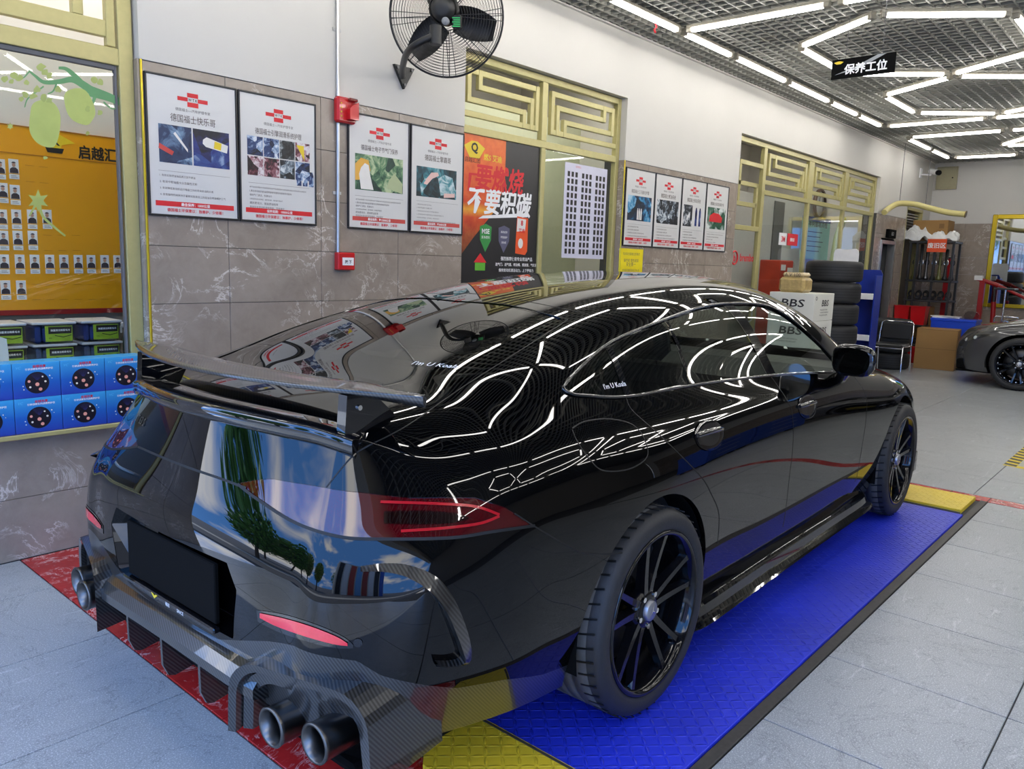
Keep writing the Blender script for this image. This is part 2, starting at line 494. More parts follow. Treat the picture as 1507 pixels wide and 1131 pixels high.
# reveals of the first opening: tiled sill and jamb, brass corner bead
slab('jamb_tile', TILEW, (1.8225, 1.832, YW + .004, YW + .2, .605, 2.42), wall_left)
slab('jamb_tile', TILEW, (6.1415, 6.1498, YW + .002, YW + .058, .605, 2.42), wall_left)
slab('sill_tile', TILEW, (.2, 1.832, YW + .002, YW + .2, .594, .606), wall_left)
# back wall
mb = MB(); mb.box(XB + .010, XB + .2, -7.2, YW + TK, -.1, 2.42); mb.box(XB, XB + .2, -7.2, YW + TK, 2.42, 4.2)
wall_back = mb.build('wall_back', PLASTER, kind='structure')
for r in range(8):
    for k in range(18):
        y1 = YW - .6105 * k
        wall_tile(max(y1 - .6105, -7.2), y1, r * .302, (r + 1) * .302, wall_back, XB)
wall_right = MB().box(XF, XB, -7.4, -7.2, -.1, 4.2).build('wall_right', pm('grey_plaster', rgb('#8d8a84'), .8), kind='structure')
MB().box(XF - .2, XF, -7.4, YW + TK, 3.25, 4.2).build('wall_front', PLASTER, kind='structure')
slab('pillar_cladding', pm('beige_stone', rgb('#8f7f5c'), .35, var=.1), (XF - .012, XF, YW, YW + TK, 0, 3.25), wall_left)

# ------------------------------------------------------------------ ceiling: open-cell grille below a dark void
ceil = MB().box(XF, XB, -7.2, YW, 4.1, 4.2).build('ceiling', DARKV, kind='structure')
mb = MB(); P = .1; zt, zb, th = CEIL + .04, CEIL, .0065
n = int((XB - XF) / P)
for k in range(n + 1):
    x = XF + .03 + k * P; mb.box(x - th, x + th, -7.2, YW - .004, zb, zt)
for k in range(int((YW + 7.2) / P)):
    y = YW - .05 - k * P; mb.box(XF, XB - .004, y - th, y + th, zb + .0005, zt - .0005)
mb.build('ceiling_grille', GRILLE, ceil, kind='stuff')
mb = MB(); mb.box(XF, XB, YW - .03, YW - .0005, CEIL - .012, CEIL); mb.build('edge_trim', PLASTER, ceil)
mb = MB(); mb.box(XB - .03, XB - .0005, -7.2, YW - .03, CEIL - .012, CEIL); mb.build('edge_trim', PLASTER, ceil)

# ------------------------------------------------------------------ ceiling tubes
TUBE_E = 20.0
TUBEM, nt_, b_ = new_mat('glowing_tube')
b_.inputs['Base Color'].default_value = (.9, .9, .9, 1); b_.inputs['Emission Color'].default_value = (1.0, .975, .94, 1); b_.inputs['Emission Strength'].default_value = TUBE_E
CAPM = pm('grey_lamp_holder', rgb('#a39d8f'), .45, .3)
_tubes = {}
def tube_light(p, q, label, group):
    p, q = Vector(p), Vector(q); d = q - p; L = d.length
    g = .075; L2 = round((L - 2 * g) / 2, 3)
    mid = (p + q) / 2
    r = thing('tube_light', label, 'ceiling light', (mid.x, mid.y, CEIL - .06), math.atan2(d.y, d.x), group)
    if L2 not in _tubes:
        a = MB().box(-L2, L2, -.021, .021, -.022, .008, bev=.008).build('glowing_tube', TUBEM, r)
        b = MB().box(-L2 - .045, L2 + .045, -.026, .026, .009, .034, bev=.004).build('tube_housing', CAPM, r)
        c = MB().box(-.022, .022, -.026, .026, -.025, .01, bev=.005).build('end_cap', CAPM, r); c.location = (-L2 - .022, 0, 0)
        e = MB().box(-.004, .004, -.004, .004, .03, .06).build('hanger', CAPM, r)
        d2 = inst(c, r, (L2 + .022, 0, 0))
        _tubes[L2] = (a, b, c, e)
    else:
        a, b, c, e = _tubes[L2]
        inst(a, r, (0, 0, 0)); inst(b, r, (0, 0, 0)); inst(c, r, (-L2 - .022, 0, 0)); inst(e, r, (0, 0, 0)); inst(c, r, (L2 + .022, 0, 0))
    return r
# hexagons run down the middle of the bay inside a rectangle of tubes
def hexagon(x, yc, nm, grp):
    A, B, Cc, D, E_, F_ = (x, yc), (x + .55, yc + .82), (x + 1.75, yc + .82), (x + 2.3, yc), (x + 1.75, yc - .82), (x + .55, yc - .82)
    pos = ['side towards the tiled wall', 'far corner towards the tiled wall', 'far corner away from the tiled wall', 'side away from the tiled wall', 'near corner away from the tiled wall', 'near corner towards the tiled wall']
    for (p, q), s in zip(((B, Cc), (Cc, D), (D, E_), (E_, F_), (F_, A), (A, B)), pos):
        tube_light(p, q, 'ceiling tube of the %s, %s' % (nm, s), grp)
hexagon(6.6, 2.2, 'nearer hexagon', 'hexagon tubes')
hexagon(9.0, 2.2, 'farther hexagon', 'hexagon tubes')
ords = ['first', 'second', 'third', 'fourth', 'fifth', 'sixth', 'seventh', 'eighth', 'ninth', 'tenth']
xw_ = [3.93, 5.04, 6.15, 7.12, 8.36, 9.59, 10.56, 11.5]
for k in range(0, len(xw_) - 1):
    tube_light((xw_[k], 3.63), (xw_[k + 1], 3.63), 'ceiling tube in the long row by the tiled wall, %s from the near end' % ords[k], 'wall row tubes')
for k, (y0, y1) in enumerate(((3.60, 2.36), (2.36, 1.12))):
    tube_light((6.15, y0), (6.15, y1), 'glowing ceiling tube crossing the bay nearest the fan, %s from the tiled wall' % ords[k], 'cross tubes')
    tube_light((11.55, y0), (11.55, y1), 'glowing ceiling tube crossing the bay past the hexagons, %s from the tiled wall' % ords[k], 'cross tubes')
    tube_light((12.62, y0), (12.62, y1), 'glowing ceiling tube across the near side of the last rectangle, %s from the tiled wall' % ords[k], 'cross tubes')
tube_light((12.72, 3.63), (13.95, 3.63), 'glowing ceiling tube of the last rectangle along the tiled wall, nearer one', 'last rectangle tubes')
tube_light((14.0, 3.63), (15.1, 3.63), 'glowing ceiling tube of the last rectangle along the tiled wall, farther one', 'last rectangle tubes')
tube_light((15.12, 3.58), (15.15, 2.6), 'dull ceiling tube at the far end next to the camera', 'last rectangle tubes')
tube_light((13.96, 2.66), (13.3, 2.2), 'glowing slanting ceiling tube inside the last rectangle', 'last rectangle tubes')
tube_light((14.05, 2.66), (14.2, 1.6), 'glowing ceiling tube inside the last rectangle running away from the wall', 'last rectangle tubes')
# the same pattern goes on over the car and over the next bay; only its mirror image shows in the paint
OUT = 'ceiling tubes seen only mirrored in the paint'
OL = 'ceiling tube out of frame, mirrored in the black paint of the car'
def rect(x0, x1, y0, y1, skip=()):
    n = round((x1 - x0) / 1.15)
    for k in range(n):
        for y in (y0, y1):
            if y not in skip: tube_light((x0 + (x1 - x0) * k / n, y), (x0 + (x1 - x0) * (k + 1) / n, y), OL, OUT)
    m_ = round(abs(y1 - y0) / 1.2)
    for k in range(m_):
        for x in (x0, x1):
            if x not in skip: tube_light((x, y0 + (y1 - y0) * k / m_), (x, y0 + (y1 - y0) * (k + 1) / m_), OL, OUT)
def hexo(x, yc):
    pts = [(x, yc), (x + .55, yc + .82), (x + 1.75, yc + .82), (x + 2.3, yc), (x + 1.75, yc - .82), (x + .55, yc - .82)]
    for k in range(6): tube_light(pts[k], pts[(k + 1) % 6], OL, OUT)
rect(.6, 3.88, 3.63, .77, skip=(3.88,)); tube_light((3.93, .77), (5.04, .77), OL, OUT); tube_light((5.04, .77), (6.12, .77), OL, OUT); hexo(1.1, 2.2); hexo(3.5, 2.2)
for k in range(5): tube_light((6.2 + 1.07 * k, .77), (7.27 + 1.07 * k, .77), OL, OUT)
tube_light((6.15, 1.12), (6.15, .80), OL, OUT)
rect(.6, 6.15, -.6, -3.4); hexo(1.1, -2.0); hexo(3.5, -2.0)
rect(6.6, 12.2, -.6, -3.4); hexo(7.1, -2.0); hexo(9.5, -2.0)

# ================================================================== outside the open front (trees and building are added to mirror in the car)
PAVE = pm('dark_asphalt', rgb('#5d5c5a'), .8, var=.15, scale=6)
tag(MB().box(-60, -2.6, -60, 60, -.14, -.02).build('ground', PAVE), kind='structure')
tag(MB().box(-5.2, -4.2, -60, 60, -.02, -.012).build('pavement_strip', pm('pale_pavement', rgb('#b9b3a6'), .8, var=.12, scale=6)), kind='structure')
LEAF = pm('green_leaves', (.10, .26, .02), .6, var=.5, scale=3)  # plain leaf green with random tone
LEAF2 = pm('yellow_green_leaves', (.24, .34, .03), .6, var=.5, scale=3)
BARK = pm('tree_bark', (.10, .07, .045), .9, var=.3)
def tree(x, y, h, r, label, seed, mat):  # unseen tree, added to give the car's tail something to mirror
    rnd = random.Random(seed)
    t = thing('added_tree', label, 'tree', (x, y, -.02), group='trees added for reflections in the car tail')
    mb = MB(); mb.tube([(0, 0, 0), (.05, .04, h * .3), (-.05, .1, h * .6), (0, 0, h * .85)], [.17, .14, .09, .03], 10)
    for k in range(7):
        a = k * .9; z = h * (.35 + .07 * k); mb.tube([(0, 0, z), (r * .5 * math.cos(a), r * .5 * math.sin(a), z + .5), (r * .8 * math.cos(a), r * .8 * math.sin(a), z + .7)], [.06, .04, .015], 6)
    mb.build('trunk', BARK, t)
    mb = MB()
    for k in range(2600):
        u, v, w = rnd.gauss(0, 1), rnd.gauss(0, 1), rnd.gauss(0, 1); L = math.sqrt(u * u + v * v + w * w) + 1e-6; q = rnd.random() ** .45
        c = Vector((u / L * r * q, v / L * r * q, h * .62 + w / L * h * .38 * q)); s = .10 + .10 * rnd.random()
        e = Vector((rnd.uniform(-1, 1), rnd.uniform(-1, 1), rnd.uniform(-1, 1))).normalized(); f = e.orthogonal().normalized(); g = e.cross(f)
        mb.add([c + f * s, c + g * s * .5, c - f * s, c - g * s * .5], [(0, 1, 2, 3)])
    mb.build('foliage', mat, t, kind='stuff')
tree(-6.3, 7.2, 4.2, 1.5, 'bushy green tree added nearest the garage for the tail reflections', 1, LEAF)
tree(-9.2, 6.6, 4.8, 1.3, 'tall yellow green tree added for a reflection beside the tail light', 2, LEAF2)
tree(-9.0, 3.4, 4.4, 1.2, 'slim yellow green tree added for a reflection at the bumper corner', 3, LEAF2)
tree(-14, 11.5, 5.5, 2.2, 'dark green tree added farthest along the road for the tail reflections', 4, LEAF)
tree(-18, -3, 7.0, 2.4, 'green tree added out of frame straight behind the camera', 5, LEAF)
sb = thing('added_building', 'striped shop building added across the road for reflections at the bumper corner', 'building', (-9.5, -4.5, -.02))  # unseen building, added only for the stripes mirrored in the bumper
MB().box(-1.5, 0, -4.0, 4.0, 0, 6.5).build('facade', pm('cream_facade', rgb('#c9c4b8'), .7), sb)
for k, cl in enumerate(('#2a58b0', '#101014', '#d8d8d8', '#9c3a2c', '#6aa6d8', '#b04030', '#e0e0e0', '#101018')):
    MB().box(.001, .06, -3.9 + k * .98, -3.1 + k * .98, 0, 6.3).build('facade_panel', pm('panel_' + cl[1:], rgb(cl), .5), sb)

# ================================================================== the black fastback car
CAR_LOC = Vector((0.99, 2.197, 0.012)); CAR_YAW = math.radians(1.2)
CARM = Matrix.Translation(CAR_LOC) @ Matrix.Rotation(CAR_YAW, 4, 'Z')
CARI = CARM.inverted()
# stations from the tail to the nose; rows from the sill up to the roof's centre line, (y, z) each
ST = {
 .48: [(.85,.22),(.918,.40),(.938,.62),(.930,.80),(.875,.93),(.79,1.005),(.70,1.052),(.57,1.085),(.32,1.108),(0,1.115)],
 .64: [(.87,.21),(.935,.40),(.955,.62),(.948,.80),(.896,.938),(.81,1.022),(.72,1.080),(.585,1.126),(.325,1.158),(0,1.166)],
 .85: [(.88,.20),(.950,.40),(.972,.62),(.966,.80),(.915,.945),(.825,1.043),(.735,1.122),(.60,1.183),(.33,1.222),(0,1.232)],
 1.14:[(.89,.19),(.957,.40),(.978,.62),(.971,.80),(.918,.940),(.832,1.045),(.735,1.155),(.595,1.243),(.33,1.294),(0,1.308)],
 1.5: [(.89,.185),(.950,.38),(.968,.60),(.964,.79),(.920,.925),(.842,1.030),(.740,1.175),(.605,1.293),(.34,1.358),(0,1.374)],
 1.9: [(.89,.185),(.937,.36),(.952,.57),(.953,.77),(.917,.910),(.852,1.008),(.755,1.185),(.625,1.323),(.36,1.401),(0,1.419)],
 2.35:[(.89,.185),(.932,.36),(.945,.56),(.946,.76),(.915,.900),(.857,.992),(.765,1.185),(.640,1.333),(.38,1.424),(0,1.443)],
 2.8: [(.89,.185),(.932,.36),(.945,.56),(.946,.75),(.916,.885),(.862,.975),(.775,1.160),(.650,1.308),(.39,1.412),(0,1.434)],
 3.2: [(.89,.185),(.934,.36),(.948,.55),(.949,.74),(.918,.868),(.866,.955),(.790,1.105),(.675,1.225),(.41,1.338),(0,1.372)],
 3.55:[(.89,.19),(.940,.37),(.957,.56),(.957,.735),(.920,.850),(.864,.925),(.800,1.010),(.700,1.085),(.43,1.175),(0,1.215)],
 3.85:[(.89,.19),(.947,.38),(.966,.57),(.965,.73),(.923,.835),(.850,.895),(.770,.935),(.660,.965),(.41,1.005),(0,1.03)],
 4.09:[(.89,.2),(.951,.38),(.968,.58),(.966,.725),(.918,.825),(.835,.878),(.740,.908),(.620,.922),(.37,.942),(0,.955)],
 4.45:[(.86,.2),(.930,.38),(.945,.57),(.935,.695),(.880,.785),(.800,.832),(.700,.862),(.580,.875),(.34,.89),(0,.898)],
 4.75:[(.78,.2),(.845,.36),(.855,.52),(.840,.635),(.785,.710),(.710,.752),(.610,.78),(.490,.797),(.28,.813),(0,.82)],
}
SX = sorted(ST)
KX = 0.982
def S3(k): return [(k * KX + .03, y, z) for y, z in ST[k]]
# tail corner and tail fascia border
T2 = [(.30,.815,.245),(.30,.868,.41),(.33,.893,.62),(.375,.875,.81),(.40,.81,.935),(.40,.73,.998),(.39,.65,1.038),(.37,.53,1.062),(.34,.30,1.080),(.325,0,1.086)]
T1 = [(.16,.76,.27),(.16,.80,.45),(.19,.828,.67),(.265,.80,.82),(.31,.735,.945),(.305,.665,.998),(.285,.58,1.030),(.265,.47,1.045),(.23,.27,1.056),(.21,0,1.060)]
T0 = [(.06,.62,.30),(.05,.66,.48),(.075,.685,.69),(.150,.665,.83),(.23,.60,.985),(.215,.555,1.006),(.195,.48,1.016),(.165,.385,1.023),(.125,.20,1.030),(.108,0,1.032)]
TF = {  # interior of the tail fascia, rows 0..3, columns 5..9
 0: [(.05,.53,.30),(.042,.44,.30),(.036,.34,.30),(.03,.18,.30),(.028,0,.30)],
 1: [(.035,.56,.48),(.025,.47,.48),(.015,.36,.48),(.008,.19,.48),(.006,0,.48)],
 2: [(.048,.58,.69),(.030,.48,.69),(.017,.37,.69),(.005,.195,.69),(.0,0,.69)],
 3: [(.112,.565,.83),(.088,.475,.83),(.068,.37,.83),(.047,.195,.83),(.038,0,.83)]}
N0 = [(4.98,.55,.22),(4.985,.58,.36),(4.975,.585,.50),(4.955,.57,.60),(4.93,.535,.665),(4.935,.47,.695),(4.94,.39,.715),(4.945,.31,.73),(4.95,.17,.742),(4.952,0,.747)]
NF = {0: [(5.01,.45,.23),(5.02,.37,.23),(5.03,.29,.23),(5.04,.16,.23),(5.045,0,.23)],
 1: [(5.02,.47,.36),(5.035,.385,.36),(5.045,.30,.36),(5.055,.165,.36),(5.06,0,.36)],
 2: [(5.015,.48,.50),(5.03,.39,.50),(5.04,.30,.50),(5.05,.165,.50),(5.054,0,.50)],
 3: [(4.99,.47,.61),(5.0,.385,.615),(5.01,.30,.62),(5.02,.165,.625),(5.023,0,.63)]}

N0 = [(x * KX + .03, y, z) for x, y, z in N0]
NF = {r: [(x * KX + .03, y, z) for x, y, z in c] for r, c in NF.items()}
def car_cage():
    V, F = [], []; key = {}
    def vid(p):
        k = tuple(round(c, 4) for c in p)
        if k not in key: key[k] = len(V); V.append(p)
        return key[k]
    cols = [T0, T1, T2] + [S3(k) for k in SX] + [N0]
    for sgn in (1, -1):
        g = [[vid((x, sgn * y if y else 0.0, z)) for x, y, z in c] for c in cols]
        for a in range(len(g) - 1):
            for b in range(9):
                q = (g[a][b], g[a + 1][b], g[a + 1][b + 1], g[a][b + 1])
                F.append(q if sgn < 0 else q[::-1])
        for base, inner, front in ((g[0], TF, False), (g[-1], NF, True)):
            rows = []
            for r in range(4):
                rows.append([base[r]] + [vid((x, sgn * y if y else 0.0, z)) for x, y, z in inner[r]])
            rows.append([base[4]] + base[5:10])
            for r in range(4):
                for c in range(5):
                    q = (rows[r][c], rows[r][c + 1], rows[r + 1][c + 1], rows[r + 1][c])
                    F.append(q if (sgn < 0) == front else q[::-1])
    crease = []
    for sgn in (1, -1):
        ids = [vid((x, sgn * y if y else 0.0, z)) for x, y, z in T0[4:]]
        crease += list(zip(ids[:-1], ids[1:]))
    return V, F, crease
def subdivide(V, F, crease, level):
    me = bpy.data.meshes.new('cage'); me.from_pydata([tuple(v) for v in V], [], F); me.update()
    ek = {tuple(sorted(e.vertices)): e.index for e in me.edges}
    at = me.attributes.new('crease_edge', 'FLOAT', 'EDGE')
    for a, b in crease:
        i = ek.get((min(a, b), max(a, b)))
        if i is not None: at.data[i].value = 0.75
    ob = bpy.data.objects.new('cage', me); C.objects.link(ob)
    md = ob.modifiers.new('s', 'SUBSURF'); md.levels = level; md.use_limit_surface = True; md.boundary_smooth = 'PRESERVE_CORNERS'
    dg = bpy.context.evaluated_depsgraph_get(); dg.update()
    ev = ob.evaluated_get(dg).to_mesh()
    P = np.zeros(len(ev.vertices) * 3); ev.vertices.foreach_get('co', P)
    N = np.zeros(len(ev.vertices) * 3); ev.vertices.foreach_get('normal', N)
    Q = np.zeros(len(ev.polygons) * 4, dtype=np.int64); ev.polygons.foreach_get('vertices', Q)
    ob.evaluated_get(dg).to_mesh_clear()
    bpy.data.objects.remove(ob, do_unlink=True); bpy.data.meshes.remove(me)
    return P.reshape(-1, 3), N.reshape(-1, 3), Q.reshape(-1, 4)
_V, _F, _cr = car_cage()
_T = np.array(_V, dtype=float); _c = _T.copy()
for _ in range(4):
    _P, _N, _Q = subdivide(_c, _F, _cr, 1)
    _c = _c + 0.8 * (_T - _P[:len(_T)])
CP, CN, CQ = subdivide(_c, _F, _cr, 4)
_ctr = CP.mean(0)
if np.mean(np.sum(CN * (CP - _ctr), axis=1)) < 0: CN = -CN; CQ = CQ[:, ::-1]
CAR_BVH = BVHTree.FromPolygons([tuple(v) for v in CP], [tuple(int(i) for i in q) for q in CQ])
_eyel = CARI @ EYE
def on_car(px, py):
    """where the sight line through a pixel of the photograph meets the car's skin (car axes)"""
    d = (CARI.to_3x3() @ ray(px, py)).normalized()
    h = CAR_BVH.ray_cast(_eyel, d)
    return h[0], h[1]
def skin(pt, off=0.0):
    """nearest point of the skin, lifted by off along its normal"""
    h = CAR_BVH.find_nearest(Vector(pt))
    i = h[2]; n = Vector(CN[CQ[i]].mean(0)).normalized()
    return h[0] + n * off, n

class Skin:
    """a piece of the body surface that can be cut along curves; keeps the smooth normals"""
    def __init__(s):
        s.P = [tuple(v) for v in CP]; s.N = [tuple(v) for v in CN]; s.cache = {}
    def split(s, faces, func):
        A = np.array(s.P); val = func(A); s.cache = {}
        pos = (val > 0); inn, out = [], []
        for f in faces:
            k = sum(1 for i in f if pos[i])
            if k == 0: inn.append(f)
            elif k == len(f): out.append(f)
            else:
                fi, fo = [], []
                n = len(f)
                for a in range(n):
                    i, j = f[a], f[(a + 1) % n]
                    (fo if pos[i] else fi).append(i)
                    if pos[i] != pos[j]:
                        kk = (i, j) if i < j else (j, i)
                        if kk not in s.cache:
                            i2, j2 = kk; t = val[i2] / (val[i2] - val[j2]); t = min(max(float(t), 0.0), 1.0)
                            s.P.append(tuple(np.array(s.P[i2]) * (1 - t) + np.array(s.P[j2]) * t))
                            nn = np.array(s.N[i2]) * (1 - t) + np.array(s.N[j2]) * t
                            s.N.append(tuple(nn / np.linalg.norm(nn))); s.cache[kk] = len(s.P) - 1
                        fi.append(s.cache[kk]); fo.append(s.cache[kk])
                if len(fi) >= 3: inn.append(tuple(fi))
                if len(fo) >= 3: out.append(tuple(fo))
        return inn, out
    def build(s, name, faces, mat, parent, off=0.0, thick=0.0):
        used = sorted({i for f in faces for i in f}); re = {i: k for k, i in enumerate(used)}
        P = np.array([s.P[i] for i in used]); N = np.array([s.N[i] for i in used])
        P = P + N * off
        fs = [tuple(re[i] for i in f) for f in faces]
        n = len(P); Nf = [N]
        if thick:   # inner skin and a rim, so the panel has an edge
            P = np.vstack([P, P - N * thick]); ec = {}
            for f in fs:
                for a in range(len(f)):
                    e = (f[a], f[(a + 1) % len(f)]); ec[e] = 1
            rim = [(b, a, a + n, b + n) for (a, b) in ec if (b, a) not in ec]
            nouter = len(fs)
            fs = fs + rim
        me = bpy.data.meshes.new(name); me.from_pydata([tuple(v) for v in P], [], fs)
        me.materials.append(mat); me.update()
        ln = []
        no = len(faces)
        for k, f in enumerate(fs):
            if k < no: ln += [tuple(N[i]) for i in f]
            else:
                a, b, c = (P[f[0]], P[f[1]], P[f[2]])
                q = np.cross(b - a, c - a); q = q / (np.linalg.norm(q) + 1e-12); ln += [tuple(q)] * len(f)
        me.polygons.foreach_set('use_smooth', [True] * len(fs))
        me.normals_split_custom_set(ln)
        o = bpy.data.objects.new(name, me); C.objects.link(o); o.parent = parent
        return o
def sdpoly(Q, poly):
    """signed distance to a 2-D polygon, negative inside"""
    poly = np.array(poly, dtype=float); d = np.full(len(Q), 1e9); ins = np.zeros(len(Q), bool)
    for a in range(len(poly)):
        p, q = poly[a], poly[(a + 1) % len(poly)]
        e = q - p; w = Q - p
        t = np.clip((w @ e) / max(e @ e, 1e-12), 0, 1)
        d = np.minimum(d, np.hypot(*(w - t[:, None] * e).T))
        c = (p[1] <= Q[:, 1]) != (q[1] <= Q[:, 1])
        with np.errstate(divide='ignore', invalid='ignore'):
            xi = p[0] + (Q[:, 1] - p[1]) * (q[0] - p[0]) / (q[1] - p[1])
        ins ^= c & (Q[:, 0] < xi)
    return np.where(ins, -d, d)
def smooth_poly(pts, n=6, closed=True):
    """Catmull-Rom through the points"""
    P = [np.array(p, float) for p in pts]; out = []; m = len(P)
    for i in range(m if closed else m - 1):
        p0, p1, p2, p3 = (P[(i - 1) % m], P[i], P[(i + 1) % m], P[(i + 2) % m]) if closed else (P[max(i - 1, 0)], P[i], P[i + 1], P[min(i + 2, m - 1)])
        for k in range(n):
            t = k / n
            out.append(tuple(0.5 * ((2 * p1) + (-p0 + p2) * t + (2 * p0 - 5 * p1 + 4 * p2 - p3) * t * t + (-p0 + 3 * p1 - 3 * p2 + p3) * t ** 3)))
    if not closed: out.append(tuple(P[-1]))
    return out
def ang(x, y): return np.arctan2(np.abs(y), 0.95 - x)      # runs round the tail corner: 0 at the middle of the tail, 90 degrees on the flank

# ------------------------------------------------------------------ car materials
def paint_mat(name, col, rough=0.035, spec=0.3, coat=1.0):
    m, nt, b = new_mat(name)
    v = position(nt, obj=True)
    f = noise(nt, v, 900, 2)
    nt.links.new(mixcol(nt, f, tuple(c * .85 for c in col), tuple(c * 1.15 for c in col)), b.inputs['Base Color'])
    b.inputs['Roughness'].default_value = rough; b.inputs['Specular IOR Level'].default_value = spec
    b.inputs['Coat Weight'].default_value = coat; b.inputs['Coat Roughness'].default_value = 0.012
    return m
def carbon_mat(name):
    m, nt, b = new_mat(name)
    v = position(nt, rot=(0.5, 0.4, 0.75), obj=True)
    w = nt.nodes.new('ShaderNodeTexWave'); w.inputs['Scale'].default_value = 42; w.bands_direction = 'X'; nt.links.new(v, w.inputs['Vector'])
    w2 = nt.nodes.new('ShaderNodeTexWave'); w2.inputs['Scale'].default_value = 42; w2.bands_direction = 'Z'; nt.links.new(v, w2.inputs['Vector'])
    c = mixcol(nt, 0.5, ramp(nt, w.outputs['Fac'], [(0.35, 0.006), (0.65, 0.06)]), ramp(nt, w2.outputs['Fac'], [(0.35, 0.006), (0.65, 0.10)]), 'MULTIPLY')
    nt.links.new(c, b.inputs['Base Color']); b.inputs['Roughness'].default_value = 0.3
    b.inputs['Coat Weight'].default_value = 1.0; b.inputs['Coat Roughness'].default_value = 0.02
    return m
PAINT = paint_mat('black_paint', (.0012, .0012, .0014), .035, .04, .8)
GLOSSBLK = paint_mat('gloss_black_trim', (.004, .004, .005))
CARBON = carbon_mat('carbon_fibre')
TINT = glass_mat('dark_tinted_glass', (.34, .38, .36), 1.5)
TINTF = glass_mat('light_tinted_glass', (.72, .78, .74), 1.45)
TINTR = glass_mat('rear_tinted_glass', (.05, .055, .055), 1.62)
GAP = pm('panel_gap_black', (.001, .001, .001), .6, var=.1)
RUBBER = pm('tyre_rubber', (.018, .018, .019), .62, var=.25, scale=40, bmp=.25, bscale=160)
RUBTREAD = pm('dusty_tread_rubber', (.075, .07, .063), .75, var=.35, scale=25)
RIM = paint_mat('gloss_black_alloy', (.004, .004, .005), .1, .15, .45)
STEEL = pm('dark_steel', (.10, .10, .105), .35, 1.0)
CHROME = pm('chrome', (.8, .8, .82), .07, 1.0, var=.02)
REDLAMP = paint_mat('red_lamp_lens', (.055, .0006, .002), .03)
REDBAR = pm('red_light_bar', (.42, .006, .012), .15, coat=1)
BLACKLENS = paint_mat('smoked_lens', (.006, .001, .001), .02)
REDREF = pm('red_reflector', (.75, .012, .03), .18, var=.1, scale=120, coat=1)
MATTE = pm('matte_black', (.003, .003, .003), .85, var=.1, spec=.1)
CABIN = pm('black_leather', (.012, .012, .013), .5, var=.2, scale=60)
WHITEP = pm('white_print', (.82, .82, .82), .45)
YELLOWP = pm('yellow_print', (.75, .55, .02), .45)
EXH = pm('dark_exhaust_metal', (.13, .125, .12), .3, 1.0, var=.15)

DLO = [(.885,1.100),(.898,1.083),(.945,1.074),(1.16,1.051),(1.60,1.046),(2.35,1.019),(3.17,.967),(3.20,.985),(3.052,1.095),(2.885,1.190),(2.740,1.268),(2.572,1.311),(2.268,1.322),(1.984,1.312),(1.66,1.273),(1.267,1.212),(.985,1.136)]
RGL = [(1.192,0),(1.222,.316),(1.218,.50),(1.195,.542),(.85,.583),(.64,.575),(.48,.558),(.44,.53),(.415,.3),(.405,0)]
RGL = RGL + [(x, -y) for x, y in RGL[-2:0:-1]]
WSL = [(3.02,0),(3.0,.35),(2.93,.56),(3.05,.625),(3.40,.715),(3.62,.735),(3.73,.62),(3.83,.35),(3.86,0)]
WSL = WSL + [(x, -y) for x, y in WSL[-2:0:-1]]
WHEELS = ((1.16, .352), (4.112, .352))
_R = math.radians
def loc_on(px, py):
    h, n = on_car(px, py); return h
def skin_line(pixels, n=6, lift=.0):
    pts = [loc_on(*p) for p in smooth_poly(pixels, n, closed=False)]
    return [p for p in pts if p is not None]

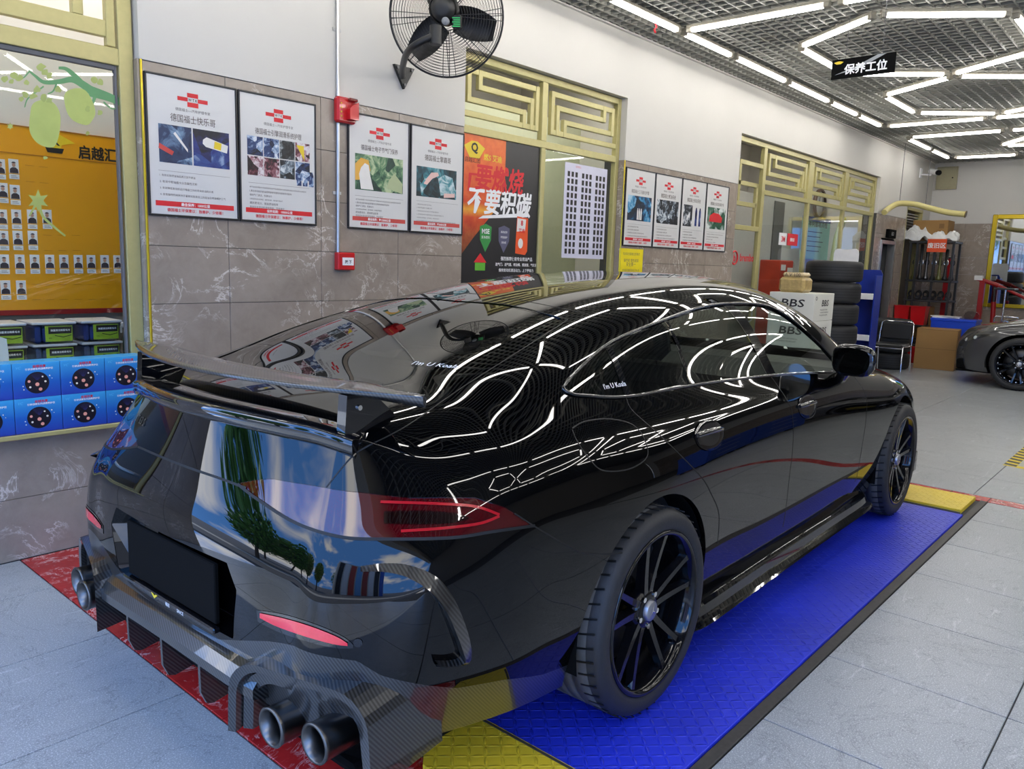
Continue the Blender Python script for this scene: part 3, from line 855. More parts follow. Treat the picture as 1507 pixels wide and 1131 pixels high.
def make_car_body(root, paint, full=True):
    sk = Skin()
    faces = [tuple(int(i) for i in q) for q in CQ]
    for xw, zw in WHEELS:
        _, faces = sk.split(faces, lambda A: np.where(np.abs(A[:, 1]) > .55, np.hypot(A[:, 0] - xw, A[:, 2] - zw) - .395, 1.0))
    glass, faces = sk.split(faces, lambda A: np.where((np.abs(A[:, 1]) > .45) & (A[:, 2] > .85), sdpoly(A[:, [0, 2]], DLO), 1.0))
    rear, faces = sk.split(faces, lambda A: np.where((A[:, 2] > 1.0) & (A[:, 0] < 2.0), sdpoly(A[:, :2], RGL), 1.0))
    wind, faces = sk.split(faces, lambda A: np.where((A[:, 2] > .9) & (A[:, 0] > 2.6), sdpoly(A[:, :2], WSL), 1.0))
    if full:
        TL = []
        for px in [(345,712),(375,706),(399,704),(478,717),(531,724),(600,732),(650,731.5),(700,732),(743,746),(787,773),(724,782),(663,791),(560,793),(498,789),(435,769),(380,735)]:
            h = loc_on(*px); TL.append((float(ang(h.x, h.y)), h.z))
        lamp, faces = sk.split(faces, lambda A: np.where((A[:, 0] < 1.0) & (A[:, 2] > .7), sdpoly(np.stack([ang(A[:, 0], A[:, 1]), A[:, 2]], 1), TL), 1.0))
        CB = []
        for px in [(393,943),(433,950),(526,972),(560,993),(605,1004),(672,1012),(740,1000),(800,992)]:
            h = loc_on(*px); CB.append((float(ang(h.x, h.y)), h.z))
        CB = [(0, .40), (.28, .425)] + CB + [(2.2, .2)]
        ca, cz = np.array([c[0] for c in CB]), np.array([c[1] for c in CB])
        low, faces = sk.split(faces, lambda A: np.where(A[:, 0] < .95, A[:, 2] - np.interp(ang(A[:, 0], A[:, 1]), ca, cz), 1.0))
        REC = [(-.33, .665), (.33, .665), (.375, .60), (.345, .452), (-.345, .452), (-.375, .60)]
        _, faces = sk.split(faces, lambda A: np.where(A[:, 0] < .3, sdpoly(A[:, 1:3], REC), 1.0))
    body = sk.build('body_shell', faces, paint, root, thick=.014)
    # side glass in panes, with pillars between
    rest = glass
    def across(A, ln):
        (x0, z0), (x1, z1), w = ln
        return A[:, 0] - (x0 + (A[:, 2] - z0) * (x1 - x0) / (z1 - z0))
    L1 = ((1.17, 1.05), (1.235, 1.20), .016); L2 = ((1.60, 1.05), (1.665, 1.275), .012); L3 = ((2.32, 1.02), (2.225, 1.322), .045)
    out = []
    for ln in (L1, L2, L3):
        p, rest = sk.split(rest, lambda A: np.abs(across(A, ln)) - ln[2])
        for sgn in (1, -1):
            sk.build('window_pillar', [f for f in p if sgn * sk.P[f[0]][1] > 0], GLOSSBLK, root, off=-.001)
        lo, rest = sk.split(rest, lambda A: across(A, ln))
        out.append(lo)
    out.append(rest)
    for k, fs in enumerate(out):
        for sgn in (1, -1):
            ff = [f for f in fs if sgn * sk.P[f[0]][1] > 0]
            sk.build('side_window', ff, TINT if k < 3 else TINTF, root, off=-.004)
    sk.build('rear_window', rear, TINTR, root, off=-.003)
    sk.build('windscreen', wind, TINTF, root, off=-.003)
    if full:
        for sgn in (1, -1):
            tl = sk.build('tail_light', [f for f in lamp if sgn * sk.P[f[0]][1] > 0], REDLAMP, root, off=-.002)
            tl['label'] = 'dark red tail light wrapped round the corner'
            tmp = MB()
            for rows, off in (([(560,738),(650,741),(700,745),(735,757)], .0008), ([(735,759),(705,770),(650,777),(590,781)], .0008)):
                pts = [loc_on(*p) for p in smooth_poly(rows, 6, False)]
                ribbon(tmp, pts, .007, off, sgn)
            tmp.build('light_bar', REDBAR, tl)
            tmp = MB()
            patch(tmp, [(565,752),(620,751),(665,754),(690,761)], [(565,770),(620,771),(665,769),(690,763)], .0006, sgn)
            tmp.build('smoked_insert', BLACKLENS, tl)
        d = sk.build('rear_apron', low, CARBON, root, thick=.01)
        d['label'] = 'carbon fibre lower rear apron'
        # plate recess
        mb = MB(); n = len(REC)
        fr = []
        for y, z in REC:
            h = CAR_BVH.ray_cast(Vector((-1, y, z)), Vector((1, 0, 0)))[0]; fr.append(h)
        bk = [Vector((.075 if p.z > .5 else .055, p.y * .9, .56 + (p.z - .56) * .88)) for p in fr]
        mb.add(fr + bk, [(i, (i + 1) % n, n + (i + 1) % n, n + i) for i in range(n)] + [tuple(range(n, 2 * n))])
        rc = mb.build('plate_recess', paint, root)
    return body
def ribbon(mb, pts, w, off, sgn=-1):
    """narrow band lying on the skin along pts (given for the right flank, mirrored when sgn is +1)"""
    L, R_ = [], []
    m = len(pts)
    for i, p in enumerate(pts):
        q, n = skin(p, off)
        t = (pts[min(i + 1, m - 1)] - pts[max(i - 1, 0)]).normalized()
        s = n.cross(t).normalized() * (w / 2)
        L.append(q + s); R_.append(q - s)
    vs = L + R_
    fs = [(i, i + 1, m + i + 1, m + i) for i in range(m - 1)]
    if sgn > 0:
        vs = [Vector((v.x, -v.y, v.z)) for v in vs]; fs = [tuple(reversed(f)) for f in fs]
    mb.add(vs, [tuple(reversed(f)) for f in fs], smooth=True)
def patch(mb, up, lo, off, sgn=-1, n=8, rows=4, thick=0.0):
    U = smooth_poly(up, n, False); Lw = smooth_poly(lo, n, False); vs = []; m = len(U)
    for r in range(rows + 1):
        for k in range(m):
            t = r / rows
            h, nn = on_car(U[k][0] * (1 - t) + Lw[k][0] * t, U[k][1] * (1 - t) + Lw[k][1] * t)
            q, n2 = skin(h, off)
            vs.append(Vector((q.x, q.y * (1 if sgn < 0 else -1), q.z)))
    fs = [(r * m + k, r * m + k + 1, (r + 1) * m + k + 1, (r + 1) * m + k) for r in range(rows) for k in range(m - 1)]
    if sgn < 0: fs = [tuple(reversed(f)) for f in fs]
    mb.add(vs, fs, smooth=True)

def make_wheel(root, xw, zw, side, R=.348, W=.29, style='twin'):
    """side -1 right, +1 left; built round local y, placed at the hub; returns the wheel (part of the car)"""
    # lathe about local z, then z -> outwards
    M = Matrix.Translation((xw, side * .983, zw)) @ Matrix.Rotation(-side * PI / 2, 4, 'X')
    RR = .272
    t = MB()
    t.lathe([(RR - .004, -W + .02), (RR + .006, -W), (R - .03, -W - .004), (R - .008, -W + .012), (R - .001, -W + .04)], 72, M)
    t.lathe([(R - .001, -.04), (R - .008, -.012), (R - .022, .002), (R - .045, .008), (RR + .012, .004), (RR - .002, -.004), (RR - .012, -.012)], 72, M)
    tyre = t.build('tyre', RUBBER, root)
    tr = MB(); seg = 72
    prof = []
    for a, b in ((-W + .04, -W + .085), (-W + .093, -W + .133), (-W + .141, -W + .181), (-W + .189, -.04)):
        prof += [(R, a), (R, b), (R - .007, b + .001), (R - .007, b + .007)]
    tr.lathe([(R - .004, -W + .04)] + prof[:-2] + [(R - .004, -.04)], seg, M)
    trd = tr.build('tread', RUBTREAD, tyre)
    sp = MB()
    for k in range(96):   # sipes as slanted blocks on the outer shoulder
        a = 2 * PI * k / 96
        if k % 2 == 0:
            sp.box(R - .002, R + .0012, -.003, .003, -.075, -.012, M=M @ Matrix.Rotation(a, 4, 'Z') @ Matrix.Rotation(.25, 4, 'X'))
    sp.build('sipes', GAP, tyre, kind='stuff')
    r = MB()
    r.lathe([(RR + .004, -.004), (RR + .004, .004), (RR - .004, .006), (RR - .012, .002), (RR - .02, -.02), (RR - .03, -.06), (RR - .034, -W + .03), (RR - .002, -W + .01)], 72, M)
    rim = r.build('wheel_rim', RIM, root)
    # spokes: five pairs, each spoke tapering outwards and dished
    for k in range(5):
        for d in (-1, 1):
            s = MB()
            a = 2 * PI * k / 5 + .31
            r0, r1 = .052, RR - .014
            prof = []
            ns = 7
            for i in range(ns):
                t_ = i / (ns - 1); rr = r0 + (r1 - r0) * t_
                off = d * (.014 + .044 * t_ ** 1.1) ; w = .0215 - .006 * t_ + (.006 if i == ns - 1 else 0)
                top = -.034 + .024 * t_ ** 1.5; bot = top - .034 + .012 * t_
                prof.append([(rr, off - w * .9, bot), (rr, off - w * .55, top), (rr, off + w * .55, top), (rr, off + w * .9, bot)])
            vs = [v for p_ in prof for v in p_]
            fs = [(i * 4 + j, i * 4 + (j + 1) % 4, (i + 1) * 4 + (j + 1) % 4, (i + 1) * 4 + j) for i in range(ns - 1) for j in range(4)]
            s.add(vs, [tuple(reversed(f)) for f in fs], M @ Matrix.Rotation(a, 4, 'Z'))
            s.build('spoke', RIM, rim)
    h = MB().lathe([(.0, -.03), (.05, -.03), (.072, -.038), (.075, -.07), (.075, -.1)], 40, M).build('hub', RIM, rim)
    c = MB().lathe([(0, -.014), (.030, -.015), (.034, -.018), (.036, -.032)], 32, M).build('centre_cap', pm('cap_silver', (.38, .39, .42), .3, .8), rim)
    e = MB()
    for k in range(3):
        a = PI / 2 + k * 2 * PI / 3
        tip = (.024 * math.cos(a), .024 * math.sin(a), -.0125)
        l = (.005 * math.cos(a + 1.05), .005 * math.sin(a + 1.05), -.0125); r_ = (.005 * math.cos(a - 1.05), .005 * math.sin(a - 1.05), -.0125)
        e.add([(0, 0, -.011), l, tip, r_], [(0, 3, 2), (0, 2, 1)], M)
    e.build('star_emblem', CHROME, rim)
    for k in range(5):
        a = 2 * PI * k / 5 + .31 + PI / 5
        MB().cyl((.056 * math.cos(a), .056 * math.sin(a), -.05), (.056 * math.cos(a), .056 * math.sin(a), -.026), .009, seg=10, M=M).build('wheel_bolt', CHROME, rim)
    MB().lathe([(.09, -.13), (.195, -.13), (.2, -.136), (.2, -.158), (.09, -.158)], 56, M).build('brake_disc', STEEL, root)
    cp = MB(); cp.box(-.2, -.09, -.08, .08, -.165, -.1, bev=.015, M=M).build('brake_caliper', pm('bronze_caliper', (.30, .22, .02), .35), root)
    return rim

def seat(root, x, y):
    m = MB()
    m.box(x - .26, x + .28, y - .25, y + .25, .33, .52, bev=.06)
    Mb = Matrix.Translation((x - .22, y, .48)) @ Matrix.Rotation(_R(-18), 4, 'Y')
    m.box(-.08, .08, -.25, .25, 0, .60, bev=.06, M=Mb)
    s = m.build('seat', CABIN, root)
    MB().box(-.06, .05, -.13, .13, .62, .80, bev=.045, M=Mb).build('headrest', CABIN, s)
    for d in (-.06, .06): MB().cyl((-.01, d, .55), (-.01, d, .66), .007, seg=8, M=Mb).build('headrest_post', CHROME, s)

def car_interior(root):
    m = MB()
    m.box(.62, 3.85, -.80, .80, .24, .30, bev=.02)
    m.build('cabin_floor', CABIN, root)
    m = MB()
    m.prism([(3.15,.62),(3.2,.86),(3.42,.95),(3.70,.96),(3.85,.90),(3.8,.35),(3.3,.35)], -.74, .74)
    m.build('dashboard', CABIN, root)
    for x in (2.45, 1.55):
        for y in (-.37, .37): seat(root, x, y)
    MB().box(.5, 1.18, -.55, .55, .86, .90, bev=.01).build('parcel_shelf', CABIN, root)
    w = MB()
    Mw = Matrix.Translation((2.98, .37, .86)) @ Matrix.Rotation(_R(-65), 4, 'Y')
    w.tube([(.18 * math.cos(a), .18 * math.sin(a), 0) for a in [2 * PI * k / 28 for k in range(28)]], .016, 8, True, Mw)
    for a in (0, 2.1, 4.2): w.tube([(0, 0, -.01), (.17 * math.cos(a), .17 * math.sin(a), 0)], .014, 6, M=Mw)
    w.build('steering_wheel', CABIN, root)
    for s in (-1, 1):
        MB().box(1.2, 3.5, s * .80, s * .845, .3, .88, bev=.02).build('door_card', CABIN, root)

def wheel_house(root, xw):
    for s in (-1, 1):
        m = MB(); n = 20; vs = []
        for k in range(n + 1):
            a = _R(-12) + (PI + _R(24)) * k / n
            for y in (.60, .945):
                vs.append((xw + .398 * math.cos(a), s * y, .352 + .398 * math.sin(a)))
        fs = [(2 * k, 2 * k + 1, 2 * k + 3, 2 * k + 2) for k in range(n)]
        m.add(vs, fs if s < 0 else [f[::-1] for f in fs], smooth=True)
        m.add([(xw + .398 * math.cos(_R(-12) + (PI + _R(24)) * k / n), s * .60, .352 + .398 * math.sin(_R(-12) + (PI + _R(24)) * k / n)) for k in range(n + 1)], [tuple(range(n + 1))])
        m.build('wheel_liner', MATTE, root)

car = thing('fastback_car', 'glossy black fastback car with carbon rear wing parked on the blue lift plate', 'car', CAR_LOC, CAR_YAW)
make_car_body(car, PAINT)
for xw, zw in WHEELS:
    wheel_house(car, xw)
    for s in (-1, 1): make_wheel(car, xw, zw, s)
car_interior(car)
MB().box(.12, 4.9, -.72, .72, .17, .20, bev=.01).build('underbody', MATTE, car)

# panel gaps, drawn from the photograph onto the skin and mirrored
def gaps():
    both = [
        [(922,586),(931,604),(972,641),(1028,697),(1047,727),(1058,757),(1056,800)],
        [(1134,553),(1158,588),(1166,610),(1167,653),(1162,700),(1156,753),(1152,775)],
        [(1252,549),(1262,560),(1275,584),(1274,620),(1271,642),(1262,697),(1258,708)],
        [(757,755),(788,775),(830,800),(857,813),(890,815),(916,813)],
        [(480,717),(500,692),(520,670),(540,657),(599,626),(680,570),(760,519),(836,470)],
        [(842,630),(860,620),(895,616),(930,624),(948,645),(952,672),(925,690),(888,692),(868,676),(850,650),(842,632)],
        [(836,470),(790,458),(740,447),(700,443)],
        [(865,462),(800,448),(740,437),(690,431)],
    ]
    for pix in both:
        pts = skin_line(pix, 6)
        for s in (-1, 1):
            mb = MB(); ribbon(mb, pts, .0042, .0006, s); mb.build('panel_gap', GAP, car)
    pts = skin_line([(203,657),(240,673),(284,690),(325,704),(362,718)], 6)
    mb = MB(); ribbon(mb, pts, .007, .0008, -1); mb.build('panel_gap', GAP, car)
    pts = skin_line([(350,712),(380,735),(435,769),(498,789),(560,793),(663,791),(724,782),(787,773)], 6)
    for s in (-1, 1):
        mb = MB(); ribbon(mb, pts, .008, .001, s); mb.build('panel_gap', GAP, car)
gaps()
# window surround trim
for s in (-1, 1):
    pts = []
    for x, z in smooth_poly(DLO, 4):
        h = CAR_BVH.ray_cast(Vector((x, -3, z)), Vector((0, 1, 0)))[0]
        if h is not None: pts.append(h)
    mb = MB()
    P = [skin(p, .003)[0] for p in pts]
    mb.tube([Vector((p.x, p.y * (-s), p.z)) for p in P], .006, 6, True)
    mb.build('window_trim', GLOSSBLK, car)

# ---- ducktail lip, wing, struts
def sweep(mb, path, prof, smooth=True, caps=True):
    """path: list of (origin, out, up); prof: list of (a, b) -> origin + out*a + up*b"""
    n = len(prof); vs = []
    for o, u, w in path:
        for a, b in prof: vs.append(o + u * a + w * b)
    fs = [(i * n + j, i * n + (j + 1) % n, (i + 1) * n + (j + 1) % n, (i + 1) * n + j) for i in range(len(path) - 1) for j in range(n)]
    mb.add(vs, fs, smooth=smooth)
    if caps: mb.add(vs, [tuple(range(n - 1, -1, -1)), tuple(range((len(path) - 1) * n, len(path) * n))])
edge = smooth_poly([(.232,-.60,1.004),(.215,-.555,1.014),(.195,-.48,1.024),(.165,-.385,1.031),(.125,-.20,1.038),(.108,0,1.040),(.125,.20,1.038),(.165,.385,1.031),(.195,.48,1.024),(.215,.555,1.014),(.232,.60,1.004)], 6, False)
path = []
for i, p in enumerate(edge):
    a, b = edge[max(i - 1, 0)], edge[min(i + 1, len(edge) - 1)]
    t = Vector((b[0] - a[0], b[1] - a[1], 0)).normalized(); u = Vector((-t.y, t.x, 0))
    if u.x > 0: u = -u
    path.append((Vector(p), u, Vector((0, 0, 1))))
mb = MB(); sweep(mb, path, [(-.10, .010), (-.05, .016), (.0, .016), (.026, .012), (.032, .006), (.030, -.022), (.022, -.034), (-.004, -.044)])
mb.build('ducktail_lip', GLOSSBLK, car)
wing = []
for k in range(41):
    t = -1 + 2 * k / 40; y = .775 * t; ay = abs(y)
    xt = .115 + .295 * y * y
    xl = .300 + .19 * y * y if ay < .53 else .353 - (ay - .53) * .24
    chord = max(.012, xl - xt)
    wing.append((Vector((xt, y, 1.126)), Vector((chord / .235, 0, 0)), Vector((0, 0, 1))))
prof = [(0, .012), (.0, .004), (.05, -.004), (.12, -.014), (.19, -.014), (.225, -.006), (.235, .002), (.225, .010), (.18, .018), (.11, .018), (.04, .013), (.006, .016)]
mb = MB(); sweep(mb, wing, prof)
w_o = mb.build('rear_wing', CARBON, car); w_o['label'] = 'carbon fibre wing blade across the tail'
for s in (-1, 1):
    mb = MB()
    mb.prism([(.205,1.02),(.212,1.125),(.30,1.122),(.37,1.06),(.385,1.02),(.30,1.0)], s * .545, s * .580)
    st = mb.build('wing_strut', GLOSSBLK, car)
    mb = MB(); mb.box(.20, .40, s * .525, s * .600, 1.005, 1.032, bev=.012, M=Matrix.Translation((.35, 0, 1.02)) @ Matrix.Rotation(-.14, 4, 'Y') @ Matrix.Translation((-.35, 0, -1.02)))
    mb.build('strut_foot', GLOSSBLK, st)
    mb = MB(); mb.cyl((.25, s * .58, 1.09), (.25, s * .586, 1.09), .007, seg=10); mb.build('strut_bolt', CHROME, st)

# ---- plate, bumper details
pl = MB().box(.012, .026, -.262, .262, .466, .640, bev=.003).build('plate_panel', MATTE, car)
pl.rotation_euler = (0, 0, 0)
pl['label'] = 'blank black number plate'
fr = MB().box(-.002, .02, -.275, .275, .446, .462, bev=.004).build('plate_frame', GLOSSBLK, car)
t = MB(); put_text(t, '福越', 0, 0, height=.012); put_text(t, 'SINCE', .075, 0, height=.010)
MI = Matrix.Translation((-.004, -.02, .454)) @ Matrix.Rotation(-PI / 2, 4, 'Z')
mb = MB(); mb.add(t.v, t.f, MI); mb.build('frame_lettering', WHITEP, fr)
mb = MB(); mb.prism([(-.02, .008), (0, -.006), (.02, .008), (.008, .008), (0, .003), (-.008, .008)], -.0005, .0005, M=Matrix.Translation((-.004, .06, .454)) @ Matrix.Rotation(-PI / 2, 4, 'Z')); mb.build('frame_emblem', YELLOWP, fr)
for s in (-1, 1):
    mb = MB(); patch(mb, [(384,901),(420,909),(460,921),(495,935),(512,945)], [(384,908),(410,921),(450,935),(490,946),(512,949)], .004, s)
    mb.build('rear_reflector', REDREF, car)
    mb = MB(); patch(mb, [(378,897),(420,904),(470,920),(505,936),(520,948)], [(380,914),(410,929),(455,944),(495,953),(520,953)], .0015, s)
    mb.build('reflector_surround', GLOSSBLK, car)
    # fin standing off the bumper corner
    outer = smooth_poly([(532,833),(565,829),(600,831),(638,846),(662,873),(680,912),(690,948),(688,970),(668,977),(640,977)], 5, False)
    inner = smooth_poly([(534,841),(566,841),(598,848),(628,866),(648,890),(664,925),(675,955),(676,966),(662,971),(640,971)], 5, False)
    vs = []
    for (a, b) in zip(outer, inner):
        ho, hi = loc_on(*a), loc_on(*b)
        if ho is None or hi is None: continue
        po, n1 = skin(ho, .0); pi, n2 = skin(hi, .0)
        vs.append((po, po + n1 * .012, pi + n2 * .030, pi + n2 * .025, pi + n2 * .0))
    mb = MB(); V = []
    for row in vs: V += [Vector((p.x, p.y * (-s), p.z)) for p in row]
    fs = [(i * 5 + j, i * 5 + j + 1, (i + 1) * 5 + j + 1, (i + 1) * 5 + j) for i in range(len(vs) - 1) for j in range(4)]
    mb.add(V, fs if s < 0 else [f[::-1] for f in fs], smooth=False); mb.build('bumper_fin', CARBON, car)
    # parking sensor
    h, n = on_car(527, 945); q, n = skin(h, .001)
    mb = MB(); mb.cyl((q.x, q.y * (-s), q.z), (q.x + n.x * .002, (q.y + n.y * .002) * (-s), q.z + n.z * .002), .011, seg=16); mb.build('parking_sensor', GLOSSBLK, car)
    # exhaust shroud: nested carbon hoods round two tips
    def hood(y0, y1, z0, z1, r, n=7):
        P = []
        P.append((y1 + .012, z0))
        for cy, cz, a0 in ((y1 - r, z1 - r, 0), (y0 + r, z1 - r, 90)):
            for k in range(n):
                a = _R(a0 + 90 * k / (n - 1)); P.append((cy + r * math.cos(a), cz + r * math.sin(a)))
        P.append((y0 - .004, z0 + .03))
        return P
    def ring(mb, o, oi, x0, x1, xi, xd):
        n = len(o)
        def pts(pr, x, dz=0): return [Vector((x + (abs(y) - .41) * .27, s * y, z + dz)) for y, z in pr]
        vs = pts(o, x1, .03) + pts(o, x0) + pts(oi, xi) + pts(oi, xd, .02)
        fs = [(k * n + i, k * n + i + 1, (k + 1) * n + i + 1, (k + 1) * n + i) for k in range(3) for i in range(n - 1)]
        mb.add(vs, fs if s > 0 else [f[::-1] for f in fs], smooth=False)
    sh = MB(); ring(sh, hood(.405, .83, .205, .445, .095), hood(.425, .81, .205, .424, .085), -.035, .2, -.03, .03)
    sho = sh.build('exhaust_shroud', CARBON, car)
    sh = MB(); ring(sh, hood(.43, .805, .210, .418, .082), hood(.455, .78, .212, .388, .07), -.012, .2, -.006, .2); sh.build('shroud_insert', CARBON, sho)
    m = MB(); m.add([(.07, s * .42, .21), (.07, s * .42, .42), (.17, s * .81, .42), (.17, s * .81, .21)], [(0, 1, 2, 3), (3, 2, 1, 0)]); m.build('shroud_back', MATTE, sho)
    for y in (.563, .697):
        M = Matrix.Translation((-.012 + (y - .563) * .25, s * y, .303)) @ Matrix.Rotation(-PI / 2, 4, 'Y') @ Matrix.Rotation(0, 4, 'Z')
        tp = MB().lathe([(.048, -.2), (.050, -.01), (.053, 0), (.050, .004), (.044, .002), (.043, -.04), (.040, -.16), (0, -.16)], 36, M).build('exhaust_tip', EXH, car)
# diffuser floor, blade and fins
mb = MB()
lip = [(-.005, -.47, .335), (-.02, -.36, .345), (-.022, 0, .350), (-.02, .36, .345), (-.005, .47, .335)]
path = [(Vector(p), Vector((1, 0, 0)), Vector((0, 0, 1))) for p in smooth_poly(lip, 6, False)]
sweep(mb, path, [(0, .0), (0, .028), (.02, .055), (.05, .07), (.09, .05), (.22, -.10), (.22, -.12), (.06, -.015)], smooth=False)
mb.build('diffuser_blade', CARBON, car)
for y, dz in ((-.22, 0), (0, .0), (.22, 0)):
    mb = MB(); mb.prism([(-.018,.352),(-.016,.262),(.0,.225),(.02,.218),(.16,.245),(.24,.30),(.22,.35)], y - .006, y + .006)
    mb.build('diffuser_fin', CARBON, car)
# side skirts
for s in (-1, 1):
    mb = MB(); path = []
    for x, y, z in smooth_poly([(1.50, .935, .150), (1.62, .955, .155), (2.2, .952, .155), (3.0, .952, .155), (3.5, .957, .158), (3.63, .945, .165)], 5, False):
        path.append((Vector((x, s * y, z)), Vector((0, s, 0)), Vector((0, 0, 1))))
    pr = [(-.06, .0), (.018, .0), (.024, .008), (.016, .016), (-.01, .03), (-.02, .06), (-.05, .075)]
    sweep(mb, path, pr if s < 0 else pr[::-1], smooth=False)
    mb.build('side_skirt', GLOSSBLK, car)
# door handles set in round bowls
for s in (-1, 1):
    for px, wd in (((1044, 640), .115), ((1188, 598), .11)):
        h, n = on_car(*px); q, n = skin(h, .0)
        t = Vector((1, 0, 0)); t = (t - n * t.dot(n)).normalized(); u = n.cross(t)
        if u.z < 0: u = -u
        P = lambda a, b, c: (lambda v: Vector((v.x, v.y * (-s), v.z)))(q + t * a + u * b + n * c)
        mb = MB(); vs = []; N = 28
        for r, c in ((1.0, .0015), (.9, .003), (.6, .0022), (0.02, .0015)):
            vs += [P(wd * r * math.cos(2 * PI * k / N), .055 * r * math.sin(2 * PI * k / N), c) for k in range(N)]
        fs = [(i * N + k, i * N + (k + 1) % N, (i + 1) * N + (k + 1) % N, (i + 1) * N + k) for i in range(3) for k in range(N)]
        mb.add(vs, fs if s < 0 else [f[::-1] for f in fs], smooth=True); bo = mb.build('handle_bowl', GLOSSBLK, car)
        mb = MB(); mb.tube([P(-.10, .012, .006), P(-.05, .014, .016), P(.05, .012, .016), P(.10, .008, .006)], [.008, .011, .011, .008], 8); mb.build('door_handle', GLOSSBLK, bo)
# door mirrors
for s in (-1, 1):
    c = Vector((2.94, s * 0.99, 1.055))
    mb = MB(); nu, nv = 20, 12; vs = []
    for i in range(nv + 1):
        v = -PI / 2 + PI * i / nv
        for j in range(nu):
            u = 2 * PI * j / nu
            e = lambda w, k: math.copysign(abs(w) ** k, w)
            y = .108 * e(math.cos(v), .8) * e(math.cos(u), .6); z = .078 * e(math.cos(v), .8) * e(math.sin(u), .7); x = .085 * e(math.sin(v), .9)
            if x < 0: x *= .35
            vs.append(c + Vector((x + abs(y) * .0 - y * s * .18, y, z)))
    mb.add(vs, [(i * nu + j, i * nu + (j + 1) % nu, (i + 1) * nu + (j + 1) % nu, (i + 1) * nu + j) for i in range(nv) for j in range(nu)], smooth=True)
    mo = mb.build('door_mirror', GLOSSBLK, car)
    mb = MB(); pr = []
    for k in range(28):
        a = 2 * PI * k / 28; e = lambda w, q: math.copysign(abs(w) ** q, w)
        y = .09 * e(math.cos(a), .65); zz = .062 * e(math.sin(a), .75); pr.append(c + Vector((-.036 - y * s * .18 + zz * .12, y, zz)))
    mb.add(pr, [tuple(range(28))] if s > 0 else [tuple(range(27, -1, -1))]); mb.build('mirror_glass', pm('dimmed_mirror', (.22, .23, .24), .02, 1.0, var=.02), mo)
    mb = MB(); mb.tube([c + Vector((.02, -s * .04, -.055)), c + Vector((.06, -s * .07, -.10)), c + Vector((.13, -s * .125, -.125))], [.035, .03, .035], 10); mb.build('mirror_arm', GLOSSBLK, mo)
# script stickers
def sticker(txt, px, py, w, dirx):
    h, n = on_car(px, py); q, n = skin(h, .0)
    up = Vector((0, 0, 1)); up = (up - n * up.dot(n)).normalized(); t = up.cross(n)
    q = q - n * .0005
    m = MB(); put_text(m, txt, 0, 0, width=w, shear=.25, bold=.004)
    Mx = Matrix(((t.x, -n.x, up.x, q.x), (t.y, -n.y, up.y, q.y), (t.z, -n.z, up.z, q.z), (0, 0, 0, 1)))
    o = MB(); o.add(m.v, m.f, Mx); ob = o.build('window_sticker', WHITEP, car); ob['label'] = 'white script lettering on the glass'
sticker("I'm U Koala", 905, 566, .125, 1)
sticker("I'm U Koala", 642, 536, .16, 1)
m = MB(); put_text(m, 'GT 63 S', 0, 0, height=.026, bold=.01)
h, n = on_car(207, 617)
if h is not None:
    q, n = skin(h, .002); up = Vector((0, 0, 1)); up = (up - n * up.dot(n)).normalized(); t = up.cross(n)
    o = MB(); o.add(m.v, m.f, Matrix(((t.x, -n.x, up.x, q.x), (t.y, -n.y, up.y, q.y), (t.z, -n.z, up.z, q.z), (0, 0, 0, 1)))); o.build('model_badge', CHROME, car)

MB().box(4.52, 4.58, -.965, -.90, .20, .33, bev=.004).build('front_lip_fin', GLOSSBLK, car)
MB().box(4.52, 4.58, .90, .965, .20, .33, bev=.004).build('front_lip_fin', GLOSSBLK, car)

# ================================================================== rooms behind the wall
ROOMW = pm('room_white', rgb('#cfcbc2'), .7, var=.04, scale=3)
ROOMG = pm('room_grey_cladding', rgb('#6d675f'), .6, var=.1, scale=4)
ROOMF = pm('room_floor', rgb('#8c857b'), .5)
mb = MB(); mb.box(XF, XB, 6.4, 6.5, 0, 3.6); mb.box(XF, XF + .1, YW + TK, 6.4, 0, 3.6)
for x in (3.02, 7.3, 13.45): mb.box(x, x + .1, YW + TK, 6.4, 0, 3.6)
tag(mb.build('wall_rooms', ROOMW), kind='structure')
tag(MB().box(XF, XB, YW + TK, 6.5, 3.6, 3.7).build('ceiling_rooms', ROOMW), kind='structure')
tag(MB().box(XF, XB, YW + TK, 6.5, -.1, -.001).build('floor_rooms', ROOMF), kind='structure')
PANELM, nt_, b_ = new_mat('fill_panel')
b_.inputs['Emission Color'].default_value = (1.0, .97, .92, 1); b_.inputs['Emission Strength'].default_value = 16.0
def room_fill(x, y, label, L=1.2, z=3.5):  # unseen fill light, added to brighten the rooms behind the windows
    r = thing('room_fill_light', label, 'ceiling light', (x, y, z))
    MB().box(-L / 2, L / 2, -.13, .13, -.012, .0, bev=.004).build('fill_panel', PANELM, r)
    MB().box(-L / 2 - .02, L / 2 + .02, -.15, .15, .001, .1, bev=.006).build('fill_body', CAPM, r)
room_fill(.6, 4.62, 'added fill light behind the first window over the orange staff board', 1.2, 3.49)
room_fill(4.6, 4.85, 'added fill light in the room behind the black and orange poster', 1.2, 3.49)
room_fill(6.2, 4.85, 'added fill light in the room behind the sheet of tiny portraits', 1.2, 3.49)
room_fill(2.05, 4.62, 'added fill light behind the wall over the right end of the staff board', 1.2, 3.49)
room_fill(9.6, 4.75, 'added fill light in the room behind the glass door', 1.2, 3.49)
room_fill(11.9, 4.75, 'added fill light in the room behind the tyre stack', 1.2, 3.49)

